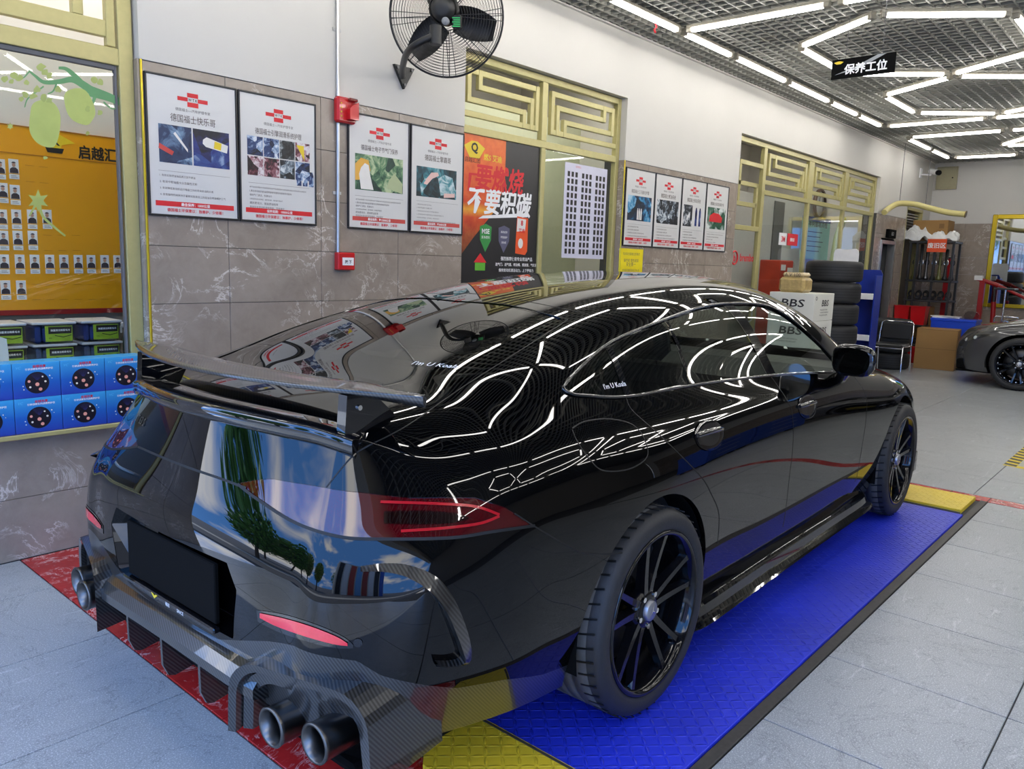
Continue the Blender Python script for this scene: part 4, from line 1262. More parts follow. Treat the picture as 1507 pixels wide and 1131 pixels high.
# ------------------------------------------------------------------ windows
def bar(mb, x0, x1, z0, z1, y, d=.04): mb.box(x0, x1, y, y + d, z0, z1, bev=.003)
def bars(parent, lst, y, d=.04, mat=GOLD, name='frame_bar'):
    for x0, x1, z0, z1 in lst:
        m = MB(); bar(m, x0, x1, z0, z1, y, d); m.build(name, mat, parent)
def lattice(parent, x0, x1, z0, z1, y, w=.042, style=0):
    W_, H_ = x1 - x0, z1 - z0
    X = lambda t: x0 + t * W_
    Z = lambda t: z0 + t * H_
    hs = [(.07, .93, .80), (.20, .86, .58), (.07, .76, .36), (.0, .93, .14)]
    vs = [(.07, .36, .80), (.20, .58, .80), (.86, .14, .58), (.93, .14, .80), (.76, .14, .36)]
    if style == 1: hs = [(1 - b, 1 - a, t) for a, b, t in hs]; vs = [(1 - t, a, b) for t, a, b in vs]
    for a, b, t in hs:
        m = MB(); bar(m, X(a), X(b), Z(t), Z(t) + w, y + .004, .03); m.build('lattice_bar', GOLD, parent)
    for t, a, b in vs:
        m = MB(); bar(m, X(t) - w / 2, X(t) + w / 2, Z(a), Z(b) + w, y, .036); m.build('lattice_bar', GOLD, parent)
def window(name, loc=(0, 0, 0)):
    o = bpy.data.objects.new(name, None); C.objects.link(o); o['kind'] = 'structure'; return o
# --- first window
YG = YW + .045
w1 = window('window_1')
bars(w1, [(1.752, 1.822, .606, 2.95), (.2, 1.752, 2.375, 2.455), (.2, 1.752, 2.87, 2.95), (.2, .27, .606, 2.375), (.27, 1.752, .606, .65)], YG, .05)
bars(w1, [(1.70, 1.742, 2.46, 2.868), (.22, 1.70, 2.50, 2.575), (.22, 1.60, 2.68, 2.745), (1.55, 1.60, 2.575, 2.68)], YG + .004, .035, name='lattice_bar')
bars(w1, [(1.733, 1.7445, .65, 2.374), (.27, 1.733, 2.352, 2.3745)], YG + .01, .03, pm('grey_gasket', (.12, .12, .125), .6), 'gasket')
MB().box(.27, 1.735, YG + .02, YG + .026, .65, 2.36).build('pane', CLEAR, w1)
bars(w1, [(1.8325, 1.8445, .60, 2.42)], YW - .006, .012, BRASS, 'corner_bead')
LEDGE = at_y(100, 631, YW - .10).z
slab('ledge_tile', TILEW, (.2, 1.84, YW - .095, YW + .04, LEDGE - .022, LEDGE - .0005), w1)
bars(w1, [(.2, 1.84, LEDGE - .022, LEDGE)], YW - .103, .0075, GOLD, 'sill_bead')
# green brush-painted sticker: branch, leaves and two hanging gourds
def decal_mat(name, col, a):
    m, nt, b = new_mat(name)
    f = noise(nt, position(nt), 9, 4)
    nt.links.new(mixcol(nt, f, tuple(c * .75 for c in col), tuple(min(1, c * 1.2) for c in col)), b.inputs['Base Color'])
    b.inputs['Roughness'].default_value = .4; b.inputs['Alpha'].default_value = a
    return m
DG = decal_mat('green_branch_film', rgb('#5f9a63'), .95); DL = decal_mat('pale_green_film', rgb('#b7c46a'), .88); DY = decal_mat('leaf_green_film', rgb('#aebb68'), .8)
stk = thing('window_sticker', 'green branch and gourd sticker on the first window glass', 'sticker', at_y(110, 180, YG + .018))
def decal(pix, mat, name, closed=True, y=YG + .0195, n=5):
    P = smooth_poly(pix, n, closed); q = [at_y(a, b, y) - stk.location for a, b in P]
    m = MB(); k = len(q); e_ = -.00025 * len(stk.children)
    m.add([(v.x, e_, v.z) for v in q] + [(v.x, e_ - .0002, v.z) for v in q], [tuple(range(k)), tuple(range(2 * k - 1, k - 1, -1))] + [(i, (i + 1) % k, k + (i + 1) % k, k + i) for i in range(k)])
    return m.build(name, mat, stk)
def brush(pix, w0, w1_, name='branch', mat=None):
    L, R2 = [], []; P = smooth_poly(pix, 5, False); k = len(P)
    for i, p in enumerate(P):
        a, b = P[max(i - 1, 0)], P[min(i + 1, k - 1)]; t = Vector((b[0] - a[0], b[1] - a[1])).normalized(); w = w0 + (w1_ - w0) * i / (k - 1)
        L.append((p[0] - t.y * w, p[1] + t.x * w)); R2.append((p[0] + t.y * w, p[1] - t.x * w))
    decal(L + R2[::-1], mat or DG, name, n=1)
brush([(178, 151), (160, 143), (145, 138), (132, 134)], 5, 8)
brush([(135, 134), (118, 122), (105, 117), (88, 120), (65, 121), (52, 112), (42, 104)], 6, 1.2)
brush([(118, 120), (106, 108), (96, 101), (86, 100)], 4, 2)
brush([(140, 140), (136, 152), (132, 158)], 3, 1); brush([(84, 121), (78, 134), (70, 138)], 1.6, .8); brush([(64, 127), (52, 136), (40, 146), (36, 158)], 1.2, .8)
brush([(42, 106), (35, 114), (26, 118)], 1.2, .6); brush([(152, 150), (164, 160), (172, 158)], 1.2, .7)
decal([(95, 138), (110, 130), (125, 133), (135, 148), (140, 165), (136, 176), (128, 184), (112, 180), (102, 172), (96, 158)], DL, 'gourd')
decal([(48, 153), (62, 147), (78, 151), (88, 168), (87, 195), (80, 215), (66, 216), (52, 208), (43, 192), (44, 168)], DL, 'gourd')
for lx, ly, r in ((60, 98, 6), (66, 106, 6), (72, 112, 5), (20, 112, 5), (28, 116, 5), (6, 116, 5), (38, 122, 4), (36, 140, 5), (54, 132, 5), (64, 144, 6), (72, 148, 5), (138, 118, 5), (146, 122, 5), (84, 132, 5), (16, 120, 4), (128, 160, 4), (146, 166, 4), (128, 196, 3), (66, 232, 3), (48, 142, 5), (30, 146, 4)):
    rnd = random.Random(lx * 7 + ly)
    decal([(lx + r * (.6 + .7 * rnd.random()) * math.cos(a), ly + r * (.6 + .7 * rnd.random()) * math.sin(a)) for a in [k * PI / 4 for k in range(8)]], DY, 'leaf', n=3)
for lx, ly, r in ((55, 295, 17), (14, 186, 6)):
    decal([(lx + r * (1.0 if k % 2 else .45) * math.cos(k * PI / 6), ly + r * (1.0 if k % 2 else .45) * math.sin(k * PI / 6)) for k in range(12)], DY, 'blossom', n=2)
brush([(57, 300), (62, 318), (80, 335), (95, 347)], 2.2, 1.2, 'stem', DY); brush([(52, 300), (42, 318)], 2, 1, 'stem', DY)

# staff board behind the glass
tag(MB().box(XF + .1, 2.95, 4.93, 5.0, .0, 3.35).build('wall_partition', ROOMW), kind='structure')
slab('lower_cladding', ROOMG, (XF + .1, 2.95, 4.915, 4.93, .0, 1.11), bpy.data.objects['wall_partition'])
ORANGE = pm('orange_board', rgb('#e09a10'), .4, var=.05, scale=2); ORD = pm('dark_orange_line', rgb('#a86a10'), .5); DKRED = pm('dark_red_edge', rgb('#8d1512'), .5)
INK = pm('black_ink', (.012, .01, .01), .5); CARDW = pm('card_white', rgb('#dfdcd6'), .5); BUST = pm('dark_clothing_print', rgb('#3a3036'), .5); FACE = pm('skin_tone_print', rgb('#b98d75'), .5)
RED = pm('red_print', rgb('#d11a26'), .45); REDP = pm('pale_red_print', rgb('#c3453f'), .5)
bd = thing('staff_board', 'orange staff board with small portrait cards behind the first window', 'notice board', (1.0, 4.91, 1.11))
def brd(px, py, dy=0.0): v = at_y(px, py, 4.90 - dy); return v.x - 1.0, v.z - 1.11
MB().box(-1.4, 1.75, -.012, .0, .0, 1.012, bev=.002).build('board_panel', ORANGE, bd)
MB().box(-1.4, 1.75, -.0145, -.0121, .0, .028).build('red_edge', DKRED, bd)
MB().box(-1.4, 1.75, -.0135, -.0121, .862, .867).build('ruled_line', ORD, bd)
MB().box(-1.4, 1.75, -.0135, -.0121, 1.004, 1.012).build('ruled_line', ORD, bd)
m = MB(); x, z = brd(115, 222); x2, z2 = brd(191, 233); put_text(m, '启越汇团队', x, (z + z2) / 2, height=.075, width=(x2 - x) * 1.22, y=-.0128, bold=.022, align='L'); m.build('lettering', INK, bd)
x, z = brd(82, 211)
m = MB(); m.prism([(x - .085, z + .0), (x - .03, z + .045), (x + .02, z + .05), (x + .10, z + .012), (x + .03, z - .005), (x + .02, z - .03), (x - .04, z - .03)], -.0135, -.0122); m.build('winged_emblem', YELLOWP, bd)
m = MB(); put_text(m, 'K', x, z + .012, height=.045, y=-.0138, bold=.02); m.prism([(x - .055, z - .025), (x + .04, z - .025), (x + .03, z - .052), (x - .045, z - .052)], -.0136, -.0123); m.build('emblem_mark', INK, bd)
for row in ([(0, 247), (20, 247)], [(4, 282), (22, 285)], [(3, 321), (24, 321), (47, 321), (69, 321)], [(5, 352), (26, 352), (48, 352)], [(6, 387), (29, 387), (51, 387), (73, 387), (94, 387), (115, 387), (134, 387), (154, 387), (173, 387)], [(8, 425), (31, 425)]):
    for px, py in row:
        x, z = brd(px, py)
        c = MB(); c.box(x - .024, x + .024, -.0140, -.0122, z - .028, z + .046, bev=.001); c.box(x - .024, x + .024, -.0140, -.0122, z - .058, z - .033, bev=.001)
        co = c.build('portrait_card', CARDW, bd)
        m = MB(); m.prism([(x - .021, z - .027), (x + .021, z - .027), (x + .019, z - .006), (x + .008, z + .003), (x - .008, z + .003), (x - .019, z - .006)], -.0146, -.0141); m.prism([(x + .011 * math.cos(a), z + .024 + .009 * abs(math.sin(a)) * (1 if math.sin(a) > 0 else .2)) for a in [k * PI / 5 for k in range(10)]], -.0148, -.0143); m.build('silhouette', BUST, co)
        m = MB(); m.prism([(x + .009 * math.cos(a), z + .016 + .012 * math.sin(a)) for a in [k * PI / 5 for k in range(10)]], -.0144, -.0141); m.build('head', FACE, co)
        m = MB(); m.box(x - .016, x + .010, -.0145, -.0141, z - .043, z - .040); m.box(x - .016, x + .016, -.0145, -.0141, z - .051, z - .048); m.build('name_lines', pm('grey_print', (.25, .25, .25), .5), co)
for row in ([(44, 255), (64, 257)], [(70, 357), (91, 357), (112, 357)], [(53, 429), (73, 429), (93, 429), (114, 429), (135, 429), (154, 429)]):
    for px, py in row:
        x, z = brd(px, py); slab('blank_slot', ORD, (x - .022, x + .022, -.0128, -.0122, z - .045, z - .043), bd); slab('blank_slot', ORD, (x - .022, x + .022, -.0128, -.0122, z + .040, z + .042), bd)

# counter, clear bins, spray bottle and white dispenser behind the glass
ct = thing('inner_counter', 'low counter under the orange staff board behind the blue boxes', 'counter', (.9, 4.66, 0))
MB().box(-1.35, 2.0, -.26, .25, .0, .84).build('cabinet_body', ROOMG, ct); MB().box(-1.35, 2.0, -.27, .25, .841, .872, bev=.004).build('worktop', ALU, ct)
BINP = glass_mat('clear_plastic', (.78, .82, .84), 1.35, .12); LIDP = pm('milky_lid', rgb('#b9bcc0'), .35); GRL = pm('green_label', rgb('#8fae2c'), .5, var=.35, scale=40); ORL = pm('orange_label', rgb('#c9722e'), .5, var=.3, scale=40)
k = 0
posn = ['upper bin nearest the gold post', 'lower bin nearest the gold post', 'upper bin beside the white dispenser', 'lower bin beside the white dispenser', 'upper bin behind the white dispenser', 'lower bin behind the white dispenser']
for ci, x in enumerate((1.735, 1.50, 1.265)):
    for ri, z in enumerate((.988, .8735)):
        b = thing('storage_bin', 'clear plastic bin with a green label, ' + posn[ci * 2 + ri], 'storage bin', (x, 4.60, z), group='clear bins behind the glass')
        m = MB(); W0, W1 = .088, .098
        vs = [(-W0, -.1, 0), (W0, -.1, 0), (W0, .1, 0), (-W0, .1, 0), (-W1, -.11, .1), (W1, -.11, .1), (W1, .11, .1), (-W1, .11, .1)]
        m.add(vs, [(0, 3, 2, 1), (0, 1, 5, 4), (1, 2, 6, 5), (2, 3, 7, 6), (3, 0, 4, 7)]); m.build('bin_tub', BINP, b)
        MB().box(-.106, .106, -.118, .118, .1005, .1125, bev=.003).build('bin_lid', LIDP, b)
        lb = MB().box(-.045, .085, -.1135, -.1125, .012, .092).build('bin_label', GRL, b)
        m = MB(); m.prism([(-.03, .052), (.08, .052), (.083, .088), (-.03, .088)], -.1145, -.1138); m.build('label_band', INK, lb)
        m = MB(); put_text(m, '除菌清洁棉柔毛巾', .027, .070, width=.092, y=-.1149, bold=.01); m.build('label_text', WHITEP, lb)
        m = MB(); put_text(m, '规格', -.022, .030, height=.007, y=-.1139); m.prism([(.0, .045), (.04, .036), (.08, .045), (.08, .041), (.04, .032), (.0, .041)], -.1139, -.1136); m.build('label_print', INK, lb)
        m = MB(); m.box(-.08, -.05, -.08, .08, .002, .092, bev=.01); m.box(-.045, .0, -.08, .08, .002, .085, bev=.01); m.build('rolled_towels', pm('towel_blue', rgb('#3d4a86'), .9, var=.3) if ri == 0 else pm('towel_grey', rgb('#6b6f86'), .9, var=.3), b)
d = thing('white_dispenser', 'white plastic dispenser box beside the clear bins', 'dispenser', (1.175, 4.43, .8725))
m = MB(); m.prism([(-.13, 0), (.075, 0), (.075, .09), (.07, .165), (.02, .185), (-.13, .205)], -.06, .06); m.build('dispenser_body', pm('white_plastic', rgb('#d5d9d2'), .4), d)
MB().cyl((-.06, -.066, .03), (-.06, -.061, .03), .035, seg=20).build('round_spout', pm('dark_beige', rgb('#6f6a5f'), .5), d)
s = thing('spray_bottle', 'green spray bottle with white trigger beside the gold post', 'spray bottle', (1.905, 4.56, .8725))
MB().lathe([(0, 0), (.03, 0), (.032, .01), (.032, .12), (.018, .15), (.012, .165), (.012, .18), (0, .18)], 20).build('bottle', pm('green_bottle', rgb('#2f5c3a'), .3), s)
MB().box(-.04, .02, -.01, .01, .18, .21, bev=.006).box(-.045, -.035, -.006, .006, .15, .19, bev=.003).build('trigger', WHITEP, s)

# blue boxes on the sill
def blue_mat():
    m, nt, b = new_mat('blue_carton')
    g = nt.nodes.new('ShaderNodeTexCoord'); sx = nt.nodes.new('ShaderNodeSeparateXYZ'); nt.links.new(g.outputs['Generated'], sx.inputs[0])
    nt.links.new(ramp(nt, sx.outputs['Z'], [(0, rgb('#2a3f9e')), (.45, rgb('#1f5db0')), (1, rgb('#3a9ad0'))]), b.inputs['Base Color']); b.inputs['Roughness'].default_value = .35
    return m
BLUEC = blue_mat(); PINK = pm('pink_dot', rgb('#e59a86'), .5); WDOT = pm('pale_dot', rgb('#e8dcc8'), .5); DISC = pm('black_disc_print', rgb('#17131f'), .4)
bx0 = None
YB = YW - .088; xr_ = at_y(216, 570, YB).x; bwid = (at_y(216, 570, YB).x - at_y(20, 585, YB).x) / 3
xe = [xr_ - bwid * k for k in range(6)]
KB = bwid / .209
rowl = ['upper', 'lower']; coll = ['against the gold post', 'second from the gold post', 'third from the gold post', 'cut by the left edge of the photo', 'out past the left edge of the photo']
for ci in range(5):
    for ri in range(2):
        x = (xe[ci] + xe[ci + 1]) / 2; z = LEDGE + .0005 + (.171 * KB if ri == 0 else 0)
        lab = 'blue carton on the sill, %s row, %s' % (rowl[ri], coll[ci])
        if bx0 is None:
            bx0 = thing('blue_carton', lab, 'box', (x, YB, z), group='blue cartons on the sill'); bx0.scale = (KB, KB, KB)
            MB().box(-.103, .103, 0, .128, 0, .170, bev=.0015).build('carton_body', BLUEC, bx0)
            m = MB(); m.prism([(.0 + .053 * math.cos(a), .072 + .053 * math.sin(a)) for a in [k * PI / 16 for k in range(32)]], -.0006, -.0002); dd = m.build('disc_print', DISC, bx0)
            for a, r, q, mt in ((2.9, .036, .0065, PINK), (-1.57, .008, .009, PINK), (-1.2, .035, .008, PINK), (.1, .036, .005, WDOT), (.85, .037, .004, WDOT), (3.7, .037, .005, WDOT), (3.35, .063, .003, WDOT), (3.6, .066, .003, WDOT), (.5, .064, .003, WDOT), (.25, .068, .002, WDOT)):
                cx_, cz_ = r * math.cos(a), .072 + r * math.sin(a)
                m = MB(); m.prism([(cx_ + q * math.cos(t), cz_ + q * math.sin(t)) for t in [k * PI / 5 for k in range(10)]], -.0011, -.0007); m.build('dot', mt, dd)
            m = MB()
            for k in range(9): m.prism([(-.03 + k * .0075, .118), (-.0295 + k * .0075, .118), (-.003 + k * .001, .085), (-.0035 + k * .001, .085)], -.0009, -.0007)
            m.build('ray_print', pm('violet_ray', rgb('#3d3c8c'), .5), dd)
            m = MB(); put_text(m, '全球共享', .012, .152, width=.058, y=-.0006, bold=.02); m.build('red_lettering', RED, bx0)
            m = MB(); put_text(m, '引领健康车内健康养护仪', .012, .139, width=.122, y=-.0006, bold=.012); m.build('white_lettering', WHITEP, bx0)
            m = MB(); put_text(m, 'VC', -.078, .148, height=.012, y=-.0005, shear=.3); m.build('corner_mark', pm('pale_blue_print', rgb('#5fb5dd'), .5), bx0)
        else:
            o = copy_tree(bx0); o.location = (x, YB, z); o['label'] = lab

# ------------------------------------------------------------------ posters
def photo_mat(name, cols, scale=9.0, seed=0.0):
    m, nt, b = new_mat(name)
    v = position(nt, obj=True)
    ad = nt.nodes.new('ShaderNodeVectorMath'); ad.operation = 'ADD'; ad.inputs[1].default_value = (seed * 3.1, seed, seed * 1.7); nt.links.new(v, ad.inputs[0])
    vo = nt.nodes.new('ShaderNodeTexVoronoi'); vo.inputs['Scale'].default_value = scale; nt.links.new(ad.outputs[0], vo.inputs['Vector'])
    sp = nt.nodes.new('ShaderNodeSeparateColor'); nt.links.new(vo.outputs['Color'], sp.inputs[0])
    nz = noise(nt, ad.outputs[0], scale * 1.3, 6, .6, 1.2)
    mm = nt.nodes.new('ShaderNodeMath'); mm.operation = 'MULTIPLY_ADD'; nt.links.new(sp.outputs[0], mm.inputs[0]); mm.inputs[1].default_value = .35; 
    m2 = nt.nodes.new('ShaderNodeMath'); m2.operation = 'MULTIPLY'; m2.inputs[1].default_value = .75; nt.links.new(nz, m2.inputs[0]); nt.links.new(m2.outputs[0], mm.inputs[2])
    n_ = len(cols)
    nt.links.new(ramp(nt, mm.outputs[0], [(.34 + .42 * i / (n_ - 1), rgb(c)) for i, c in enumerate(cols)]), b.inputs['Base Color'])
    b.inputs['Roughness'].default_value = .35
    return m
PHB = photo_mat('blue_car_photo', ['#0c1424', '#1d2f52', '#22365a', '#6b8aa8', '#c3d0da'], 7, 1)
PHB2 = photo_mat('navy_bottle_photo', ['#060b22', '#131c52', '#1d2c74', '#2d4a86', '#8fa3c4'], 8, 2)
PHK = [photo_mat('engine_photo_%s' % n_, c, 22, i) for i, (n_, c) in enumerate((('dark', ['#08090d', '#14161c', '#2a3038', '#7a8894', '#d0d6d8']), ('blue', ['#0a1022', '#16305e', '#223a6a', '#88a0c0', '#d8dde2']), ('grey', ['#0b0b0d', '#20242a', '#30363a', '#6a7276', '#c8ccd0']), ('red', ['#10080c', '#2a1a20', '#5a2030', '#a07078', '#d8d0d2'])))]
PHG = photo_mat('green_engine_photo', ['#0c1e1c', '#173a30', '#234a38', '#56805a', '#b5c49a'], 9, 5)
PHT = photo_mat('teal_engine_photo', ['#0a1a20', '#12343c', '#1c525e', '#3f8a94', '#b9cdd0'], 9, 6)
PHR = photo_mat('street_car_photo', ['#0c2a20', '#1a4a34', '#3a6a50', '#7a8a80', '#d2d8d4'], 10, 7)
POSTW = pm('poster_white', rgb('#d0cfcc'), .3, var=.02, scale=4); FRAMEK = pm('black_poster_frame', (.012, .012, .013), .35); GREYT = pm('grey_text_print', rgb('#55504e'), .5); BRNT = pm('brown_text_print', rgb('#5a4c46'), .5)
def poster(x0, x1, z0, z1, label, title, pics, texts, band, group='framed service posters', grade=0):
    W_, H_ = x1 - x0, z1 - z0
    p = thing('framed_poster', label, 'poster', ((x0 + x1) / 2, YW, z0), group=group)
    w, h = W_ / 2, H_
    for b in ((-w, w, -.016, -.0005, 0, .010), (-w, w, -.016, -.0005, h - .010, h), (-w, -w + .010, -.016, -.0005, .0102, h - .0102), (w - .010, w, -.016, -.0005, .0102, h - .0102)):
        MB().box(*b, bev=.002).build('frame_bar', FRAMEK, p)
    sh = MB().box(-w + .009, w - .009, -.010, -.001, .009, h - .009).build('poster_sheet', POSTW, p)
    y1, y2, y3 = -.0106, -.0112, -.0118
    zl = h - .105
    lg = MB()
    for a in ((-.082, -.027, -.008, .012), (.027, .082, -.008, .012), (-.030, .030, .014, .036), (-.030, .030, -.034, -.010)):
        lg.box(a[0], a[1], y1, y1 + .0004, zl + a[2], zl + a[3])
    lg.build('logo_blocks', RED, sh)
    m = MB(); put_text(m, 'W T K', 0, zl + .002, height=.014, width=.048, y=y1, bold=.01); m.build('logo_letters', INK, sh)
    m = MB(); put_text(m, '德国福士—汽车护理专家', 0, zl - .053, width=.19, y=y1); m.build('tagline', GREYT, sh)
    tw = min(.30 if len(title) > 8 else .035 * len(title), W_ - .08)
    m = MB(); put_text(m, title, 0, zl - .098, width=tw, y=y1, bold=.004, height=.040 if len(title) < 9 else .034); m.build('title', BRNT, sh)
    for (a, b, c, d, mt) in pics:
        q = MB().box(-w + a * W_, -w + b * W_, y1 - .0004, y1, c * H_, d * H_).build('photo_print', mt, sh)
    ln = MB(); zt = texts[0] * H_
    ln.box(-w + .055, w - .05, y1, y1 + .0003, zt, zt + .0012)
    for k, (t, wd) in enumerate(texts[1]):
        put_text(ln, t, -w + .06, zt - .022 - k * texts[2], width=min(wd, W_ - .11), y=y1, align='L')
    ln.build('small_print', BRNT if grade == 0 else GREYT, sh)
    b2 = MB().box(-w + .035, w - .030, y1 - .0002, y1, .052, .078).build('red_band', RED if grade == 0 else REDP, sh)
    m = MB(); put_text(m, band, 0, .065, height=.017, y=y2, bold=.012); m.build('band_text', WHITEP, b2)
    m = MB(); put_text(m, '德国福士环保建议：独善护，少修哥！', -.0, .034, width=W_ * .62, y=y1, bold=.01); m.build('footer', RED, sh)
    return sh, w, W_, H_
T4 = [('1. 有效去除燃油油品质沉淀不燃油', .19), ('2. 有效中和油箱水分及酸性沉积', .20), ('3. 有效降低发动机运行噪音工作时带来的油耗升高', .29), ('4. 含有独特的纳米分子量氧化硅清洁工的硅油及喷油嘴护工气', .36)]
TX = [('本产品含独特配方可有效快速清洁进气系统发动机内部润滑系统延长润滑油路的油嘴保护', .37), ('1.清洁发动机内部油泥积碳有效清除内部磨损残留物', .27), ('保持气门清洁，恢复动力', .14), ('2.有效抑制发动机噪音，保护发动机，使机器平稳运行', .21), ('燃烧更充分，提高燃油效率', .18), ('有效延长发动机使用寿命，节省维护', .22)]
sh, w, W_, H_ = poster(1.848, 2.346, 1.662, 2.366, 'framed white poster with two navy photos nearest the gold window post', '德国福士快乐哥', [(.125, .475, .385, .655, PHB), (.49, .90, .385, .655, PHB2)], (.325, T4, .032), '最佳保养：1000公里')
m = MB(); m.cyl((.10, -.0118, .40), (.215, -.0118, .385), .024, seg=4, caps=True, smooth=False); 
MB().prism([(.065, .375), (.185, .355), (.192, .395), (.07, .425), (.05, .41), (.048, .39)], -.0116, -.0112).build('can_print', CARDW, sh)
MB().prism([(.11, .372), (.15, .366), (.155, .402), (.115, .41)], -.012, -.0117).build('can_label', YELLOWP, sh)
MB().prism([(-.19, .34), (-.12, .31), (-.11, .33), (-.185, .365)], -.0116, -.0112).build('can_print', REDP, sh)
MB().prism([(-.11, .42), (-.035, .335), (-.035, .35), (-.10, .43)], -.0116, -.0112).build('door_highlight', CARDW, sh)
pk = []
for r in range(2):
    for c in range(4): pk.append((.10 + c * .205, .295 + c * .205, .365 + (1 - r) * .155, .512 + (1 - r) * .155, PHK[(c + r * 2 + (1 if c == 0 else 0)) % 4]))
sh, w, W_, H_ = poster(2.354, 2.855, 1.662, 2.366, 'framed white poster with eight small engine photos beside the alarm pipe', '德国福士引擎润滑系统护理', pk, (.305, TX, .022), '保养周期：10000公里')
MB().prism([(.115, .455), (.17, .37), (.165, .455)], -.0116, -.0112).build('yellow_cloth_print', YELLOWP, sh)
for k in range(3):
    MB().prism([(.115 + k * .042, .225), (.147 + k * .042, .225), (.147 + k * .042, .29), (.14 + k * .042, .31), (.122 + k * .042, .31), (.115 + k * .042, .29)], -.0118, -.0112).build('can_print', PHK[1], sh)
sh, w, W_, H_ = poster(3.088, 3.588, 1.660, 2.368, 'framed white poster with a green throttle photo below the red alarm', '德国福士电子节气门保养', [(.11, .89, .345, .655, PHG)], (.29, TX, .020), '最佳保养：每15000公里', grade=1)
MB().prism([(-.195, .40), (-.15, .44), (-.09, .43), (-.075, .37), (-.12, .31), (-.195, .30)], -.0116, -.0112).build('glove_print', pm('yellow_glove_print', rgb('#d9a441'), .5), sh)
MB().prism([(-.15, .25), (-.05, .25), (-.075, .33), (-.09, .40), (-.12, .41), (-.15, .38), (-.165, .34)], -.0119, -.0117).build('can_print', CARDW, sh)
MB().prism([(.06, .27), (.19, .245), (.19, .31), (.12, .37), (.075, .32)], -.0116, -.0112).build('engine_cover_print', pm('pale_green_print', rgb('#a9b48a'), .5), sh)
sh, w, W_, H_ = poster(3.598, 4.098, 1.660, 2.368, 'framed white poster with a teal engine bay photo against the second window', '德国福士擎霸哥', [(.11, .86, .345, .625, PHT)], (.30, [(t, q * .7) for t, q in T4] + [TX[3], TX[0]], .022), '最佳保养：每5000公里', grade=1)
MB().prism([(-.13, .33), (-.10, .37), (-.06, .41), (.0, .415), (.01, .395), (-.05, .37), (-.10, .325)], -.0116, -.0112).build('hand_print', pm('pale_pink_print', rgb('#dcb7ae'), .5), sh)
MB().prism([(.06, .25), (.165, .26), (.165, .285), (.06, .28)], -.0116, -.0112).build('hand_print', pm('pale_pink_print', rgb('#dcb7ae'), .5), sh)
names = ['nearest the yellow notice, blue car photo', 'second of the four, dark engine photos', 'third of the four, two blue bottles', 'farthest of the four, red car photo']
tt = ['德国福士三元催化护理', '德国福士燃油系统', '德国福士制动系统', '德国福士自动变速箱护理']
PH4 = [photo_mat('blue_racer_photo', ['#08121c', '#0e1c2c', '#14304e', '#2f86b4', '#a8c8d8'], 8, 9), PHK[0], photo_mat('black_part_photo', ['#0a0b0d', '#181b20', '#2a2f36', '#8d939a', '#d8d8d8'], 12, 3), PHR]
for k in range(4):
    pics = [(.10, .90, .335, .655, PH4[k])] if k != 2 else [(.10, .46, .335, .64, PH4[2])]
    sh, w, W_, H_ = poster(6.170 + .508 * k, 6.170 + .508 * k + .505, 1.662, 2.364, 'tall framed poster in the row of four, ' + names[k], tt[k], pics, (.285, T4 if k < 3 else TX, .028), '最佳保养：30000公里')
    if k == 0:
        for q in (-.03, .0, .03): MB().prism([(q - .011, .245), (q + .011, .245), (q + .011, .32), (q + .004, .35), (q - .004, .35), (q - .011, .32)], -.0118, -.0112).build('can_print', CARDW, sh)
    if k == 2:
        for q in (.06, .14): MB().prism([(q - .02, .245), (q + .02, .245), (q + .02, .39), (q + .008, .43), (q - .008, .43), (q - .02, .39)], -.0118, -.0112).build('bottle_print', PHB2, sh)
    if k == 3: MB().prism([(-.16, .31), (.12, .31), (.13, .36), (.05, .40), (-.07, .405), (-.15, .37)], -.0118, -.0112).build('red_car_print', RED, sh)
nt_y = thing('yellow_notice', 'yellow notice sheet under the row of four posters', 'notice', (6.34, YW, 1.40))
MB().box(-.20, .20, -.003, -.0005, 0, .238).build('notice_sheet', pm('yellow_sheet', rgb('#e5d000'), .5), nt_y)
for tx_, zz_, ww_ in (('车间安全管理注意事项', .19, .28), ('操作前 请先阅读', .13, .25), ('安全第一', .095, .16), ('如有疑问请联系前台工作人员', .04, .29)):
    m = MB(); put_text(m, tx_, 0, zz_, width=ww_, y=-.0034); m.build('notice_line', GREYT, nt_y)

# ------------------------------------------------------------------ second window
w2 = window('window_2'); YG2 = YW + .06
bars(w2, [(4.112, 4.150, .606, 2.95), (6.095, 6.147, .606, 2.95), (4.15, 6.095, 2.90, 2.95), (4.15, 6.095, 2.395, 2.45), (5.045, 5.10, .65, 2.395), (5.04, 5.105, 2.45, 2.90), (4.15, 6.095, .606, .65)], YG2, .05)
lattice(w2, 4.15, 5.04, 2.45, 2.90, YG2); lattice(w2, 5.105, 6.095, 2.45, 2.90, YG2, style=1)
bars(w2, [(6.148, 6.160, .60, 2.42)], YW - .006, .012, BRASS, 'corner_bead')
slab('pane', CLEAR, (5.10, 6.095, YG2 + .02, YG2 + .026, .65, 2.395), w2)
slab('poster_backing_pane', CLEAR, (4.15, 5.045, YG2 + .02, YG2 + .026, .65, 2.395), w2)
tag(MB().box(3.12, 7.3, 5.5, 5.55, 0, 3.0).build('wall_screen', pm('pale_green_wall', rgb('#c3c7a8'), .5)), kind='structure')
bp = thing('black_orange_poster', 'large black and orange poster filling the left pane of the second window', 'poster', (4.5975, YG2 + .0195, 1.25))
def pz(px, py): v = at_y(px, py, YG2 + .018); return v.x - 4.5975, v.z - 1.25
BLK = pm('poster_black', (.018, .017, .018), .35)
MB().box(-.446, .446, -.004, 0, -.55, 1.143).build('poster_sheet', BLK, bp); bps = bp.children[0]
